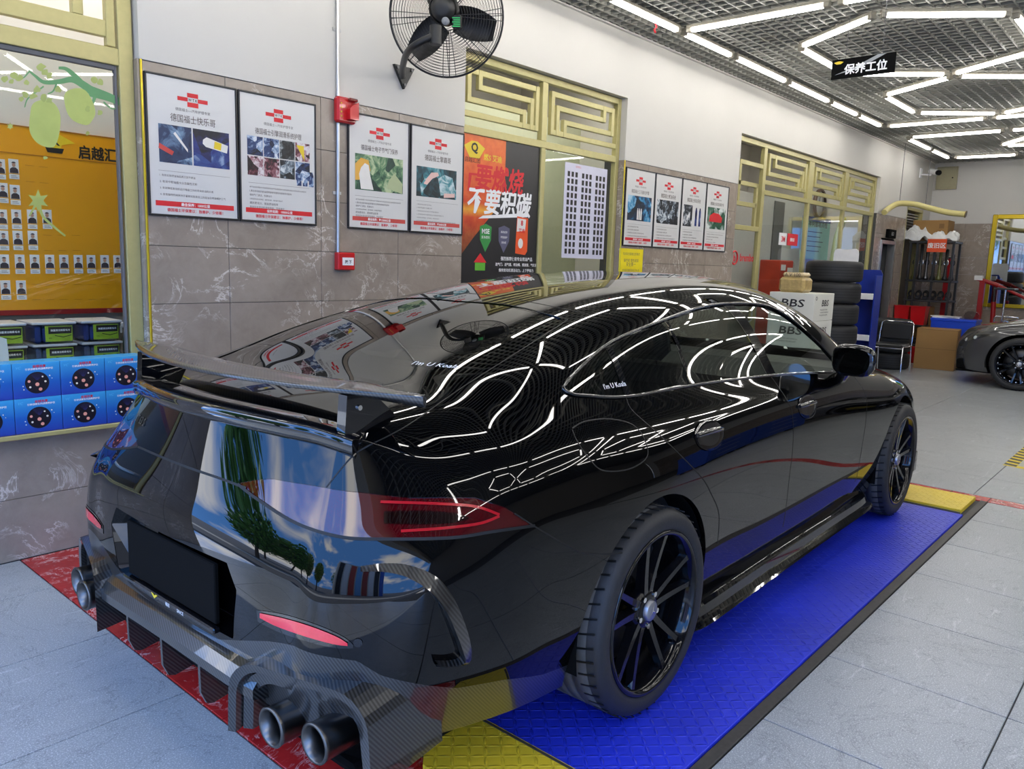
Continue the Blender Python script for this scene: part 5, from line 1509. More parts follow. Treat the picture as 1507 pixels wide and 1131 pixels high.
def fire_mat():
    m, nt, b = new_mat('orange_flame_print'); g = nt.nodes.new('ShaderNodeTexCoord'); sx = nt.nodes.new('ShaderNodeSeparateXYZ'); nt.links.new(g.outputs['Generated'], sx.inputs[0])
    nt.links.new(mixcol(nt, .25, ramp(nt, sx.outputs['Z'], [(0, (.02, .012, .012)), (.18, (.22, .012, .01)), (.34, rgb('#d03010')), (.40, rgb('#f0b030')), (.46, rgb('#d83a12')), (1, rgb('#ee6a22'))]), ramp(nt, noise(nt, position(nt), 14, 5), [(.3, (.3, .02, .01)), (.7, (.9, .35, .05))])), b.inputs['Base Color']); b.inputs['Roughness'].default_value = .35; return m
x1, z1 = pz(684, 205); x2, z2 = pz(744, 222)
m = MB(); m.prism([(-.446, 1.143), (x2, 1.143), (x2, z2 - .25), (x2 - .1, .62), (-.30, .40), (-.446, .25)], -.0048, -.0041); m.build('flame_print', fire_mat(), bps)
m = MB(); put_text(m, '要燃烧', (pz(700, 262)[0] + pz(770, 262)[0]) / 2, pz(735, 264)[1], width=pz(770, 262)[0] - pz(700, 262)[0], height=.19, y=-.0056, bold=.018, shear=.12); m.build('red_headline', RED, bps)
m = MB(); put_text(m, '不要积碳', (pz(688, 300)[0] + pz(781, 300)[0]) / 2, pz(735, 298)[1], width=pz(781, 300)[0] - pz(688, 300)[0], height=.19, y=-.0056, bold=.02, shear=.12); m.build('white_headline', WHITEP, bps)
za = pz(730, 315)[1]
m = MB(); m.prism([(-.25, za - .045), (.32, za + .0), (.33, za + .08), (.30, za + .03), (-.20, za - .02)], -.0054, -.005); m.build('headline_swash', WHITEP, bps)
m = MB(); m.prism([(-.36, 1.0 - .13), (.02, 1.0 - .12), (.02, 1.0 - .135), (-.33, 1.0 - .145), (-.35, .74), (-.37, .74)], -.0054, -.005); m.build('headline_bracket', RED, bps)
xe_, ze_ = pz(698, 220)
m = MB(); m.prism([(xe_ - .11, ze_ + .02), (xe_ - .03, ze_ + .06), (xe_ + .03, ze_ + .06), (xe_ + .11, ze_ + .02), (xe_ + .05, ze_ - .06), (xe_ - .05, ze_ - .06)], -.0056, -.005); m.build('winged_emblem', YELLOWP, bps)
m = MB(); put_text(m, 'Q', xe_, ze_ + .01, height=.075, y=-.006, bold=.03); put_text(m, '启越汇团', xe_ - .02, ze_ - .075, width=.16, y=-.0056); m.build('emblem_mark', INK, bps)
m = MB(); put_text(m, '燃S 艾迪', pz(725, 233)[0], pz(725, 233)[1], width=.2, y=-.0056, bold=.01); m.build('brand_print', YELLOWP, bps)
def shield(cx_, cz_, mt):
    m = MB(); m.prism([(cx_ - .065, cz_ + .08), (cx_, cz_ + .10), (cx_ + .065, cz_ + .08), (cx_ + .06, cz_ - .02), (cx_, cz_ - .11), (cx_ - .06, cz_ - .02)], -.0056, -.005); o = m.build('shield_print', mt, bps); return o
cx1, cz1 = pz(714, 349); s1 = shield(cx1, cz1, pm('green_shield', rgb('#2f8a3e'), .4)); cx2, cz2 = pz(741, 351); s2 = shield(cx2, cz2, pm('slate_shield', rgb('#57566e'), .4))
m = MB(); put_text(m, 'MSE', cx1, cz1 + .045, height=.036, y=-.006, bold=.02); put_text(m, '清净燃料', cx1, cz1 - .0, height=.022, y=-.006); m.build('shield_text', WHITEP, s1)
m = MB(); put_text(m, '高效去除', cx2, cz2 + .05, height=.018, y=-.006); put_text(m, '积碳保护', cx2, cz2 + .01, height=.018, y=-.006); put_text(m, '发动机', cx2, cz2 - .03, height=.018, y=-.006); m.build('shield_text', WHITEP, s2)
cx3, cz3 = pz(767, 345)
ob = MB().prism([(cx3 - .07, cz3 - .15), (cx3 + .05, cz3 - .16), (cx3 + .075, cz3 - .13), (cx3 + .075, cz3 + .13), (cx3 - .06, cz3 + .14)], -.0056, -.005).build('pack_print', pm('orange_pack', rgb('#e2531d'), .4), bps)
m = MB(); m.prism([(cx3 - .06, cz3 + .02), (cx3 + .04, cz3 + .03), (cx3 + .05, cz3 + .12), (cx3 - .055, cz3 + .125)], -.006, -.0057); m.prism([(cx3 - .01 + .03 * math.cos(a), cz3 - .07 + .04 * math.sin(a)) for a in [k * PI / 6 for k in range(12)]], -.006, -.0057); m.build('pack_panel', CARDW, ob)
m = MB(); put_text(m, '8', cx3, cz3 + .09, height=.04, y=-.0064, bold=.03); m.build('pack_number', RED, ob); m = MB(); put_text(m, '艾迪', cx3, cz3 + .03, height=.035, y=-.0064, bold=.02); m.build('pack_text', RED, ob)
cx4, cz4 = pz(706, 386)
m = MB(); m.prism([(cx4 - .07, cz4 + .0), (cx4 + .07, cz4 + .0), (cx4, cz4 + .07)], -.0056, -.005); m.build('arrow_print', RED, bps); m = MB(); m.box(cx4 - .055, cx4 + .055, -.0056, -.005, cz4 - .06, cz4 - .002); m.build('badge_print', pm('lime_print', rgb('#5fae2e'), .5), bps)
m = MB(); xq, zq = pz(760, 381); put_text(m, '强烈推荐使用专业用油产品', xq, zq, width=.38, y=-.0056, bold=.01); put_text(m, '进气门、进气道、喷油嘴、燃烧室、气缸盖', xq, zq - .045, width=.5, y=-.0056, bold=.01); put_text(m, '保持发动机清洁动力，上下更有力', xq, zq - .09, width=.42, y=-.0056, bold=.01); m.build('small_print', WHITEP, bps)
ps = thing('portrait_sheet', 'white sheet with rows of tiny black portraits in the right pane of the second window', 'poster', (5.56, YG2 + .0195, 1.50))
def px2(a, b): v = at_y(a, b, YG2 + .018); return v.x - 5.56, v.z - 1.50
q1, q2 = px2(832, 237), px2(894, 247); q3 = px2(830, 379)
sh = MB().box(q1[0], q2[0], -.003, 0, q3[1], q1[1] - .005).build('sheet', pm('lilac_white_sheet', rgb('#c9c8d8'), .4), ps)
Wd_, Hd_ = q2[0] - q1[0], q1[1] - q3[1]
for r in range(12):
    for c in range(9):
        xx = q1[0] + Wd_ * (.06 + .33 * (c // 3) + .088 * (c % 3)); zz = q3[1] + Hd_ * (.045 + .0735 * r)
        MB().box(xx, xx + .032, -.0042, -.0031, zz, zz + .042).build('tiny_portrait', INK, sh)
m = MB(); put_text(m, '优秀员工', q1[0] + Wd_ * .3, q1[1] - .03, height=.018, y=-.0034); m.build('sheet_title', RED, sh)

# ------------------------------------------------------------------ third window: door, lattice, glass
w3 = window('window_3'); YG3 = YW + .05
bars(w3, [(8.43, 8.48, 0, 2.96), (13.23, 13.297, 0, 2.96), (8.48, 13.23, 2.905, 2.96), (9.16, 9.24, 0, 2.905), (9.24, 13.23, 2.37, 2.425), (10.60, 10.665, 0, 2.37), (11.93, 12.0, 0, 2.37), (10.55, 10.72, 2.425, 2.905), (11.90, 12.05, 2.425, 2.905), (8.48, 9.16, 1.93, 1.985)], YG3, .05)
for a, b in ((9.24, 10.55), (10.72, 11.90), (12.05, 13.23)): lattice(w3, a, b, 2.425, 2.905, YG3, .05)
bars(w3, [(8.55, 9.16, 2.66, 2.71), (8.55, 9.05, 2.43, 2.48), (8.48, 9.05, 2.2, 2.25), (8.55, 8.60, 2.25, 2.66), (9.02, 9.07, 1.985, 2.48)], YG3 + .004, .035, name='lattice_bar')
for a, b in ((9.24, 10.60), (10.665, 11.93), (12.0, 13.23)): slab('pane', CLEAR, (a, b, YG3 + .02, YG3 + .026, .02, 2.37), w3)
slab('door_leaf_glass', CLEAR, (8.50, 9.14, YG3 + .02, YG3 + .03, .02, 1.92), w3)
MB().tube([(9.06, YG3 + .0, .85), (9.06, YG3 - .04, .88), (9.06, YG3 - .04, 1.22), (9.06, YG3 + .0, 1.25)], .011, 8).build('door_pull', ALU, w3)
m = MB(); v = at_y(1098, 379, YG3); put_text(m, 'brembo', v.x + .06, v.z, width=.36, height=.085, y=YG3 + .018, bold=.025); m.build('red_glass_lettering', RED, w3)
m = MB(); vv = at_y(1083, 379, YG3)
for rr in (.075,): m.tube([(vv.x + rr * math.cos(a), YG3 + .017, vv.z + rr * math.sin(a)) for a in [k * PI / 12 for k in range(24)]], .010, 5, True)
put_text(m, 'b', vv.x, vv.z, height=.08, y=YG3 + .017, bold=.03); m.build('red_glass_emblem', RED, w3)
def glass_sign(px0, py0, px1, py1, mat, name, label, cat, txt=None, tm=None, y=None, h=.5):
    y = YG3 + .019 if y is None else y
    a, b = at_y(px0, py0, y), at_y(px1, py1, y)
    t = thing(name, label, cat, ((a.x + b.x) / 2, y, b.z))
    W_, H_ = b.x - a.x, a.z - b.z
    MB().box(-W_ / 2, W_ / 2, -.003, 0, 0, H_).build('sheet', mat, t)
    if txt: m = MB(); put_text(m, txt, 0, H_ / 2, height=H_ * h, y=-.0036, bold=.03); m.build('lettering', tm, t)
    return t, W_, H_
glass_sign(1147, 342, 1157.5, 361, WHITEP, 'white_sign', 'small white sign with red 3M letters on the third window', 'sign', '3M', RED, h=.45)
glass_sign(1158, 343, 1173, 362, RED, 'red_sign', 'small red sign with white characters on the third window', 'sign', '授权店', WHITEP, h=.3)
# things inside that room
t, W_, H_ = glass_sign(1181, 320, 1221, 383, pm('teal_chart', rgb('#9fcfc0'), .5, var=.15, scale=2), 'wall_chart', 'pale teal wall chart behind the third window', 'chart', y=4.9)
m = MB(); put_text(m, '车间管理流程', 0, H_ * .92, width=W_ * .6, y=-.004, bold=.01)
for r in range(5): m.box(-W_ * .3, W_ * (.1 + .05 * (r % 3)), -.0042, -.0032, H_ * (.2 + .12 * r), H_ * (.2 + .12 * r) + .012)
m.build('chart_text', GREYT, t)
MB().box(-W_ / 2, W_ / 2, -.006, -.0045, H_ * .955, H_ * 1.06).build('blue_header', pm('deep_blue_print', rgb('#2a4f9e'), .5), t)
c = thing('wall_clock', 'round white wall clock with dark rim behind the third window', 'clock', at_y(1204, 300, 5.0))
cm = Matrix.Rotation(PI / 2, 4, 'X')
MB().lathe([(0, .02), (.2, .02), (.2, 0)], 40, cm).build('clock_face', WHITEP, c); MB().lathe([(.2, 0), (.235, .0), (.235, .05), (.2, .05)], 40, cm).build('clock_rim', pm('brown_rim', (.10, .06, .04), .4), c)
MB().box(-.004, .004, -.026, -.022, 0, .15).box(-.1, .0, -.026, -.022, -.005, .005).build('clock_hands', INK, c)
sc = thing('room_screen', 'grey partition screen behind the third window', 'screen', (10.9, 5.08, 0))
MB().box(-1.9, 2.4, 0, .05, 0, 2.55).build('screen_panel', pm('pale_grey_panel', rgb('#b5b5ae'), .5), sc); MB().box(-1.9, -1.2, -.02, -.001, 0, 2.5).build('dark_panel', pm('dark_panel', rgb('#55554f'), .4), sc); MB().box(.7, 1.05, -.02, -.001, 0, 2.5).build('dark_panel', pm('dark_panel', rgb('#55554f'), .4), sc)
cb = thing('red_display_stand', 'red and orange display stand behind the glass next to the white cartons', 'display stand', (at_y(1142, 400, 4.66).x, 4.66, 0))
MB().box(-.22, .22, -.15, .15, 0, 1.62, bev=.01).build('stand_body', pm('red_orange_print', rgb('#b5391d'), .5, var=.4, scale=5), cb); MB().box(-.20, -.05, -.156, -.151, 1.48, 1.56).build('label_card', CARDW, cb); MB().box(.02, .2, -.156, -.151, 1.44, 1.52).build('label_card', CARDW, cb)
wb = thing('white_board', 'small white board with rounded corners behind the tyre stack', 'board', (11.12, 3.80, 1.55), rotz=-PI / 2); 
MB().prism(smooth_poly([(-.15, -.23), (.0, -.235), (.15, -.23), (.16, 0), (.15, .23), (0, .235), (-.15, .23), (-.16, 0)], 4), 0, .02).build('board_panel', WHITEP, wb); MB().cyl((0, .03, -1.55), (0, .03, -.2), .02, seg=8).build('board_leg', ALU, wb)
hs = thing('rolled_tubes', 'upright cream and pale green tubes standing inside the third window', 'tubes', (12.85, 4.45, 0))
MB().cyl((0, 0, 0), (0, 0, 1.62), .06, seg=16).build('cream_tube', pm('cream_tube', rgb('#d9c48c'), .5), hs); MB().cyl((.25, .0, 0), (.25, 0, 1.55), .04, seg=16).build('white_tube', WHITEP, hs)
MB().tube([(-.35, 0, .9), (-.42, 0, 1.5), (-.30, 0, 2.0), (-.05, .02, 2.3)], .05, 10).build('bent_hose', pm('pale_green_hose', rgb('#a9b07a'), .5), hs)

# ------------------------------------------------------------------ fittings on the wall
RPL = pm('red_plastic', rgb('#c4161c'), .3, coat=.5)
cd_ = thing('alarm_conduit', 'thin grey conduit running down the wall through the red alarm', 'pipe', (3.011, YW, 1.51))
MB().cyl((0, -.013, .93), (0, -.013, 1.989), .011, seg=12).build('upper_pipe', ALU, cd_); MB().cyl((0, -.013, .0), (0, -.013, .772), .011, seg=12).build('lower_pipe', ALU, cd_)
for z in (.35, 1.3, 1.75): MB().box(-.03, .03, -.006, -.0005, z, z + .018).build('pipe_clip', ALU, cd_)
al = thing('alarm_sounder', 'red fire alarm sounder on the conduit above the posters', 'alarm', (3.055, YW, 2.286))
MB().box(-.07, .07, -.05, -.0005, 0, .15, bev=.012).build('alarm_body', RPL, al)
MB().prism([(-.005, .02), (.06, .02), (.06, .125), (.01, .10), (-.005, .08)], -.085, -.051).build('sounder_horn', RPL, al)
MB().box(.0, .065, -.075, -.051, .127, .147, bev=.006).build('strobe_lens', pm('dark_red_lens', rgb('#7d1e1e'), .1, coat=1), al)
for k in range(4): MB().cyl((-.045, -.0505, .035 + k * .025), (-.045, -.053, .035 + k * .025), .005, seg=8).build('indicator_dot', YELLOWP, al)
cp_ = thing('fire_call_point', 'red fire call point with white label at the end of the conduit', 'call point', (3.055, YW, 1.40))
MB().box(-.065, .065, -.045, -.0005, 0, .109, bev=.006).build('call_body', RPL, cp_); MB().box(-.035, .05, -.048, -.0455, .030, .078).build('white_label', WHITEP, cp_); m = MB(); put_text(m, '按 下', .008, .052, height=.022, y=-.0486, bold=.02); m.build('label_text', INK, cp_)

# wall fan seen from behind
FC = EYE + ray(657, 24) * 4.66
mount = Vector((3.53, YW, 2.655))
fan = thing('wall_fan', 'big black wall fan with wire cage on a curved arm', 'fan', mount)
BLKM = pm('black_fan_metal', (.012, .012, .012), .45)
fz = (EYE - FC).normalized(); fz = (fz + Vector((-.18, .0, .02))).normalized()
fx = Vector((0, 0, 1)).cross(fz).normalized(); fy = fz.cross(fx)
FM = Matrix(((fx.x, fy.x, fz.x, FC.x - mount.x), (fx.y, fy.y, fz.y, FC.y - mount.y), (fx.z, fy.z, fz.z, FC.z - mount.z), (0, 0, 0, 1)))
R_ = .335
WIREM = pm('black_wire', (.02, .02, .021), .5)
for side, bulge in ((1, .075), (-1, .09)):
    m = MB()
    for k in range(17):
        r = .07 + (R_ - .012 - .07) * k / 16
        z = side * (.005 + bulge * math.sqrt(max(0, 1 - (r / R_) ** 2)))
        m.tube([(r * math.cos(2 * PI * j / 40), r * math.sin(2 * PI * j / 40), z) for j in range(40)], .0017, 4, True, FM)
    m.build('cage_ring', WIREM, fan, kind='stuff')
    for k in range(8):
        m = MB()
        for d in (-.06, .06):
            a = 2 * PI * k / 8 + d + (.1 if side < 0 else 0)
            m.tube([(r * math.cos(a), r * math.sin(a), side * (.008 + bulge * math.sqrt(max(0, 1 - (r / R_) ** 2)))) for r in (.07, .14, .21, .28, .32, R_)], .0026, 4, M=FM)
        m.build('cage_spoke', WIREM, fan)
m = MB(); m.tube([(R_ * math.cos(2 * PI * j / 64), R_ * math.sin(2 * PI * j / 64), 0) for j in range(64)], .0065, 6, True, FM); m.build('cage_rim', BLKM, fan)
m = MB(); m.lathe([(0, .22), (.03, .22), (.062, .205), (.075, .17), (.078, .10), (.07, .06), (.03, .05), (0, .05)], 28, FM @ Matrix.Translation((.0, .03, -.02))); mo = m.build('motor_housing', BLKM, fan)
m = MB()
for k in range(6): m.lathe([(.079, .07 + k * .02), (.083, .074 + k * .02), (.083, .08 + k * .02), (.079, .084 + k * .02)], 28, FM @ Matrix.Translation((0, .03, -.02)))
m.build('cooling_fin', BLKM, mo)
MB().lathe([(0, .008), (.016, .006), (.022, 0), (.022, -.03)], 20, FM @ Matrix.Translation((.016, -.035, .195))).build('end_knob', pm('grey_knob', rgb('#8a8d90'), .35), mo)
MB().box(.05, .105, -.07, .0, .08, .17, bev=.006, M=FM).build('control_box', BLKM, mo)
m = MB()
for k in range(5): m.box(.052 + .008 * (k % 2), .098, -.062 + k * .011, -.056 + k * .011, .1702, .1708, M=FM)
m.build('green_label', pm('bright_green_print', rgb('#2fbf5a'), .5), mo)
for k in range(3):
    a = 2 * PI * k / 3 + 1.85; vs = []; nn = 7
    for i in range(nn):
        r = .05 + (.295 - .05) * i / (nn - 1); wd = .03 + .06 * math.sin(PI * min(1, .25 + .6 * i / (nn - 1)))
        for s_ in (-1, 0, 1): vs.append((r, s_ * wd, -.02 + s_ * .028))
    fs = [(i * 3 + j, (i + 1) * 3 + j, (i + 1) * 3 + j + 1, i * 3 + j + 1) for i in range(nn - 1) for j in range(2)]
    M2 = FM @ Matrix.Rotation(a, 4, 'Z'); n0 = len(vs)
    vs2 = vs + [(x, y, z - .003) for x, y, z in vs]
    bo = [j for j in range(0, n0, 3)] + [n0 - 2] + [j for j in range(n0 - 1, 1, -3)] + [1]
    m = MB(); m.add(vs2, fs + [tuple(i + n0 for i in reversed(f)) for f in fs] + [(bo[i], bo[(i + 1) % len(bo)], bo[(i + 1) % len(bo)] + n0, bo[i] + n0) for i in range(len(bo))], M2, True); m.build('fan_blade', BLKM, fan)
MB().lathe([(0, .03), (.045, .025), (.055, 0), (.055, -.04), (0, -.045)], 24, FM).build('blade_hub', BLKM, fan)
hub = FM @ Vector((-.05, -.02, .13))
arm_p = [tuple(EYE + ray(a_, b_) * d_ - mount) for a_, b_, d_ in ((592, 112, 5.08), (593, 98, 4.9), (597, 82, 4.66), (606, 70, 4.5), (622, 60, 4.45), (641, 52, 4.46))]
hub = Vector(arm_p[-1])
m = MB(); m.tube(smooth_poly(arm_p, 6, False), .020, 10); m.build('curved_arm', BLKM, fan)
m = MB(); m.cyl(hub - Vector((0, 0, .05)), hub + Vector((0, 0, .05)), .034, seg=16); m.build('swivel_joint', BLKM, fan)
m = MB(); m.prism([(-.085, .055), (.085, .055), (.0, -.085)], -.022, -.0005); pl_ = m.build('mounting_plate', BLKM, fan)
for x, z in ((-.06, .04), (.06, .04), (0, -.06)): MB().cyl((x, -.022, z), (x, -.03, z), .01, seg=8).build('mount_bolt', STEEL, pl_)

# ================================================================== things towards the far end
WCART = pm('white_carton', rgb('#d8d7cc'), .5, var=.03); TAN = pm('brown_cardboard', rgb('#9a7440'), .65, var=.08, scale=6); TAND = pm('carton_tape', rgb('#7d5c30'), .5)
# white wheel cartons
lv = ['bottom', 'second', 'third', 'top']
for k in range(4):
    b = thing('wheel_carton', 'white wheel carton with black BBS lettering, %s of the stack' % lv[k], 'box', (9.10, 3.56, .31 * k), group='stack of white wheel cartons')
    bd_ = MB().box(-.30, .30, -.26, .26, .002, .308, bev=.004).build('carton_body', WCART, b)
    MX = Matrix.Translation((-.3015, 0, 0)) @ Matrix.Rotation(-PI / 2, 4, 'Z')
    m = MB(); put_text(m, 'BBS', .02, .195, height=.085, width=.26, y=0, bold=.012, shear=.15, M=MX)
    put_text(m, 'WHEEL FOR THE FORMULA', -.02, .10, width=.24, height=.016, y=0, M=MX); put_text(m, 'MOTORSPORT TECHNOLOGY', -.03, .068, width=.24, height=.016, y=0, M=MX); m.build('front_lettering', INK, bd_)
    m = MB(); put_text(m, 'BBS', .03, .20, height=.07, width=.20, y=-.2615, bold=.012, shear=.15); put_text(m, 'MADE FOR', .0, .125, width=.22, height=.016, y=-.2615); put_text(m, 'YOUR WHEELS', .02, .095, width=.26, height=.016, y=-.2615); put_text(m, 'PASSENGER', .0, .065, width=.24, height=.016, y=-.2615); m.build('side_lettering', INK, bd_)
    m = MB(); m.tube([(-.245 + .02 * math.cos(a), -.2615, .255 + .02 * math.sin(a)) for a in [q * PI / 8 for q in range(16)]], .003, 4, True); m.build('round_mark', INK, bd_)
p = thing('straw_package', 'straw coloured plastic wrapped package on the white cartons', 'package', (8.98, 3.60, 1.24))
MB().box(-.13, .13, -.15, .15, 0, .17, bev=.03).build('wrapped_bundle', pm('straw_wrap', rgb('#b29a63'), .3, var=.45, scale=30, coat=.6), p)
MB().box(-.11, .10, -.13, .12, .171, .225, bev=.02).build('folded_top', pm('clear_wrap', rgb('#cdb78a'), .2, var=.3, scale=40, coat=.8), p)
m = MB(); put_text(m, 'A V 100', 0, .198, width=.18, y=0, M=Matrix.Translation((-.1105, 0, 0)) @ Matrix.Rotation(-PI / 2, 4, 'Z')); m.build('package_text', INK, p)
# tyres lying in stacks
def lying_tyre(x, y, z, R, Wt, label, group):
    t = thing('stacked_tyre', label, 'tyre', (x, y, z), group=group)
    key = (R, Wt)
    if key not in _ly:
        m = MB().lathe([(R * .66, .0), (R * .70, -.0), (R * .9, .006), (R * .985, .03), (R, .06), (R, Wt - .06), (R * .985, Wt - .03), (R * .9, Wt - .006), (R * .70, Wt), (R * .66, Wt), (R * .66, 0)], 56)
        a = m.build('tyre_body', RUBBER, t)
        gr = []
        for q in (.30, .43, .57, .70):
            g_ = MB(); g_.lathe([(R + .0015, Wt * q - .004), (R + .0015, Wt * q + .004)], 56); gr.append(g_.build('tread_groove', GAP, t))
        _ly[key] = [a] + gr
    else:
        for s in _ly[key]: inst(s, t, (0, 0, 0))
_ly = {}
lv6 = ['bottom', 'second', 'third', 'fourth', 'fifth', 'top']
for k in range(6): lying_tyre(10.55 + .012 * ((k * 7) % 3 - 1), 3.74, .270 * k + .001 * k, .35, .268, 'black tyre in the tall stack behind the white cartons, %s one' % lv6[k], 'tall tyre stack')
for k in range(3): lying_tyre(13.35, 3.78, .262 * k, .33, .26, 'black tyre in the low stack behind the chair, %s one' % ['bottom', 'middle', 'top'][k], 'low tyre stack')
# blue shelf
BLUS = pm('deep_blue_steel', rgb('#16308f'), .35)
s = thing('blue_shelf', 'narrow blue steel shelf with white shelf edges between tyres and chair', 'shelf', (11.95, 3.80, 0))
m = MB(); m.prism([(-.20, 0), (.20, 0), (.20, 1.47), (.17, 1.53), (-.17, 1.53), (-.20, 1.47)], .16, .18, plane='yz'); m.build('back_panel', BLUS, s)
for q in (-1, 1): MB().box(-.10, .158, q * .18, q * .20, 0, 1.45, bev=.004).build('side_panel', BLUS, s)
for z in (.55, 1.14):
    MB().box(-.10, .158, -.178, .178, z, z + .015).build('shelf_board', BLUS, s); MB().box(-.118, -.101, -.185, .185, z - .03, z + .055, bev=.004).build('shelf_edge', WHITEP, s)
MB().box(-.10, .158, -.178, .178, .06, .075).build('shelf_board', BLUS, s)
bt = thing('white_bottle', 'small cream bottle on the upper shelf of the blue shelf', 'bottle', (11.92, 3.88, 1.156)); MB().lathe([(0, 0), (.035, 0), (.037, .09), (.02, .12), (.014, .15), (0, .15)], 18).build('bottle_body', pm('cream_plastic', rgb('#cfc6a8'), .4), bt)
bb = thing('blue_bin', 'bright blue plastic bin at the foot of the blue shelf', 'bin', (11.95, 3.80, .0755)); m = MB(); m.add([(-.08, -.12, 0), (.11, -.12, 0), (.11, .12, 0), (-.08, .12, 0), (-.11, -.15, .2), (.13, -.15, .2), (.13, .15, .2), (-.11, .15, .2)], [(0, 3, 2, 1), (0, 1, 5, 4), (1, 2, 6, 5), (2, 3, 7, 6), (3, 0, 4, 7)]); m.build('bin_tub', pm('bright_blue_plastic', rgb('#1c49cf'), .35), bb)
# chair
ch = thing('office_chair', 'black padded chair with chrome tube frame at the end of the car', 'chair', (12.72, 3.56, 0))
LEA = pm('black_vinyl', (.015, .015, .016), .4)
MB().box(-.22, .20, -.22, .22, .40, .45, bev=.02).build('seat', LEA, ch)
MB().box(.20, .235, -.21, .21, .50, .74, bev=.015, M=Matrix.Translation((.2, 0, .5)) @ Matrix.Rotation(.15, 4, 'Y') @ Matrix.Translation((-.2, 0, -.5))).build('backrest', LEA, ch)
for q in (-1, 1):
    MB().tube([(-.23, q * .235, .006), (-.225, q * .235, .40), (-.20, q * .235, .415), (.18, q * .235, .41)], .011, 8).build('front_leg', CHROME, ch)
    MB().tube([(.26, q * .235, .006), (.20, q * .235, .40), (.225, q * .235, .60), (.255, q * .225, .745), (.26, q * .18, .765), (.26, 0, .766)], .011, 8).build('rear_leg', CHROME, ch)
MB().tube([(-.225, -.235, .39), (-.225, .235, .39)], .009, 8).build('cross_bar', CHROME, ch)
# doorway in the wall with a steel frame
d1 = window('door_1')
for b in ((13.60, 13.66, YW - .02, YW + .1, 0, 2.02), (14.30, 14.36, YW - .02, YW + .1, 0, 2.02), (13.66, 14.30, YW - .02, YW + .1, 1.96, 2.02)): MB().box(*b, bev=.004).build('steel_frame', ALU, d1)
MB().box(13.67, 13.72, YW + .1, YW + .8, 0, 1.95).build('open_leaf', pm('brown_door', rgb('#6a5138'), .4), d1)
es = thing('black_sign_box', 'small black sign box with white marks above the steel doorway', 'sign', (14.02, YW, 2.06)); MB().box(-.20, .20, -.05, -.0005, 0, .14, bev=.005).build('sign_case', MATTE, es); m = MB(); put_text(m, '出口', 0, .07, height=.06, y=-.0512, bold=.02); m.build('sign_text', pm('grey_white_print', rgb('#a8a8a8'), .5), es)
d2 = window('door_2')
for b in ((14.86, 14.90, YW, YW + .2, 0, 2.63), (15.81, 15.85, YW, YW + .2, 0, 2.63), (14.90, 15.81, YW, YW + .2, 2.58, 2.63)): MB().box(*b, bev=.004).build('frame_bar', GOLD, d2)
for k in range(8): MB().box(14.90, 15.81, YW + .06, YW + .12, 2.20 + k * .046, 2.215 + k * .046).build('louvre_slat', ALU, d2)
MB().box(14.90, 15.81, YW + .13, YW + .16, 0, 2.58).build('door_panel', ROOMG, d2)
MB().box(XB, XB + .2, YW + TK, 6.5, -.1, 3.7).build('wall_end', ROOMW, kind='structure')
# black rack with clutter
RACKM = pm('black_rack_steel', (.015, .015, .016), .4)
rk = thing('storage_rack', 'tall black metal rack with hanging parts against the back corner', 'rack', (15.25, 3.80, 0))
for x in (-.22, .22):
    for y in (-.42, -.14, .14, .25): 
        if x > 0 and abs(y) < .2: continue
        MB().box(x - .018, x + .018, y - .018, y + .018, 0, 2.02).build('post', RACKM, rk)
for z in (.35, 1.02, 1.36, 2.02): MB().box(-.25, .25, -.45, .28, z, z + .035, bev=.004).build('shelf_board', RACKM, rk)
rnd = random.Random(3)
for k in range(7):
    y = -.38 + k * .10; z0 = 1.40 + .25 * rnd.random()
    hk = thing('hanging_part', 'dark shiny part on the upper rack shelf, %s from the right' % ords[k], 'car part', (15.20 + .1 * rnd.random(), 3.80 + y, 1.396), group='parts on the rack')
    MB().lathe([(.0, 0), (.045, 0), (.05, .03), (.03, .08), (.022, .2 + .2 * rnd.random()), (.03, .44 + .08 * (k % 3)), (0, .46 + .08 * (k % 3))], 14).build('part_body', [STEEL, RACKM, pm('olive_part', rgb('#6b6a35'), .4), STEEL][k % 4], hk)
    MB().tube([(.0, .034 * math.cos(a), .3 + .05 * math.sin(a)) for a in [q * PI / 6 for q in range(12)]], .009, 6, True).build('part_ring', CHROME if k % 2 else RACKM, hk)
for k in range(6):
    hk = thing('coiled_part', 'dark coiled part on the middle rack shelf, %s from the right' % ords[k], 'car part', (15.22, 3.43 + k * .118, 1.056), group='coiled parts on the rack')
    m = MB(); 
    for r in range(3): m.tube([(.0 + .02 * r, (.036 + .003 * r) * math.cos(a), .085 + (.04 + .01 * r) * math.sin(a)) for a in [q * PI / 8 for q in range(16)]], .014, 6, True)
    m.build('coil', RACKM, hk); MB().box(-.04, .06, -.04, .04, 0, .05, bev=.01).build('coil_block', STEEL, hk)
c = thing('rack_carton', 'brown carton on the lower shelf of the black rack', 'box', (15.27, 3.84, .386)); MB().box(-.19, .17, -.18, .20, 0, .55, bev=.004).build('carton_body', TAN, c); MB().box(-.1905, -.1895, -.03, .03, 0, .55).build('tape_strip', TAND, c)
c = thing('top_carton', 'long brown carton lying on top of the black rack', 'box', (15.40, 3.80, 2.056)); MB().box(-.2, .22, -.26, .30, 0, .36, bev=.005).build('carton_body', TAN, c); MB().box(-.2008, -.1995, -.20, -.12, .22, .30).build('carton_label', TAND, c)
c = thing('white_cloth', 'crumpled white plastic sheet over the front of the rack top', 'sheet', (15.0, 3.80, 2.056))
nu, nv = 26, 14; vs = []
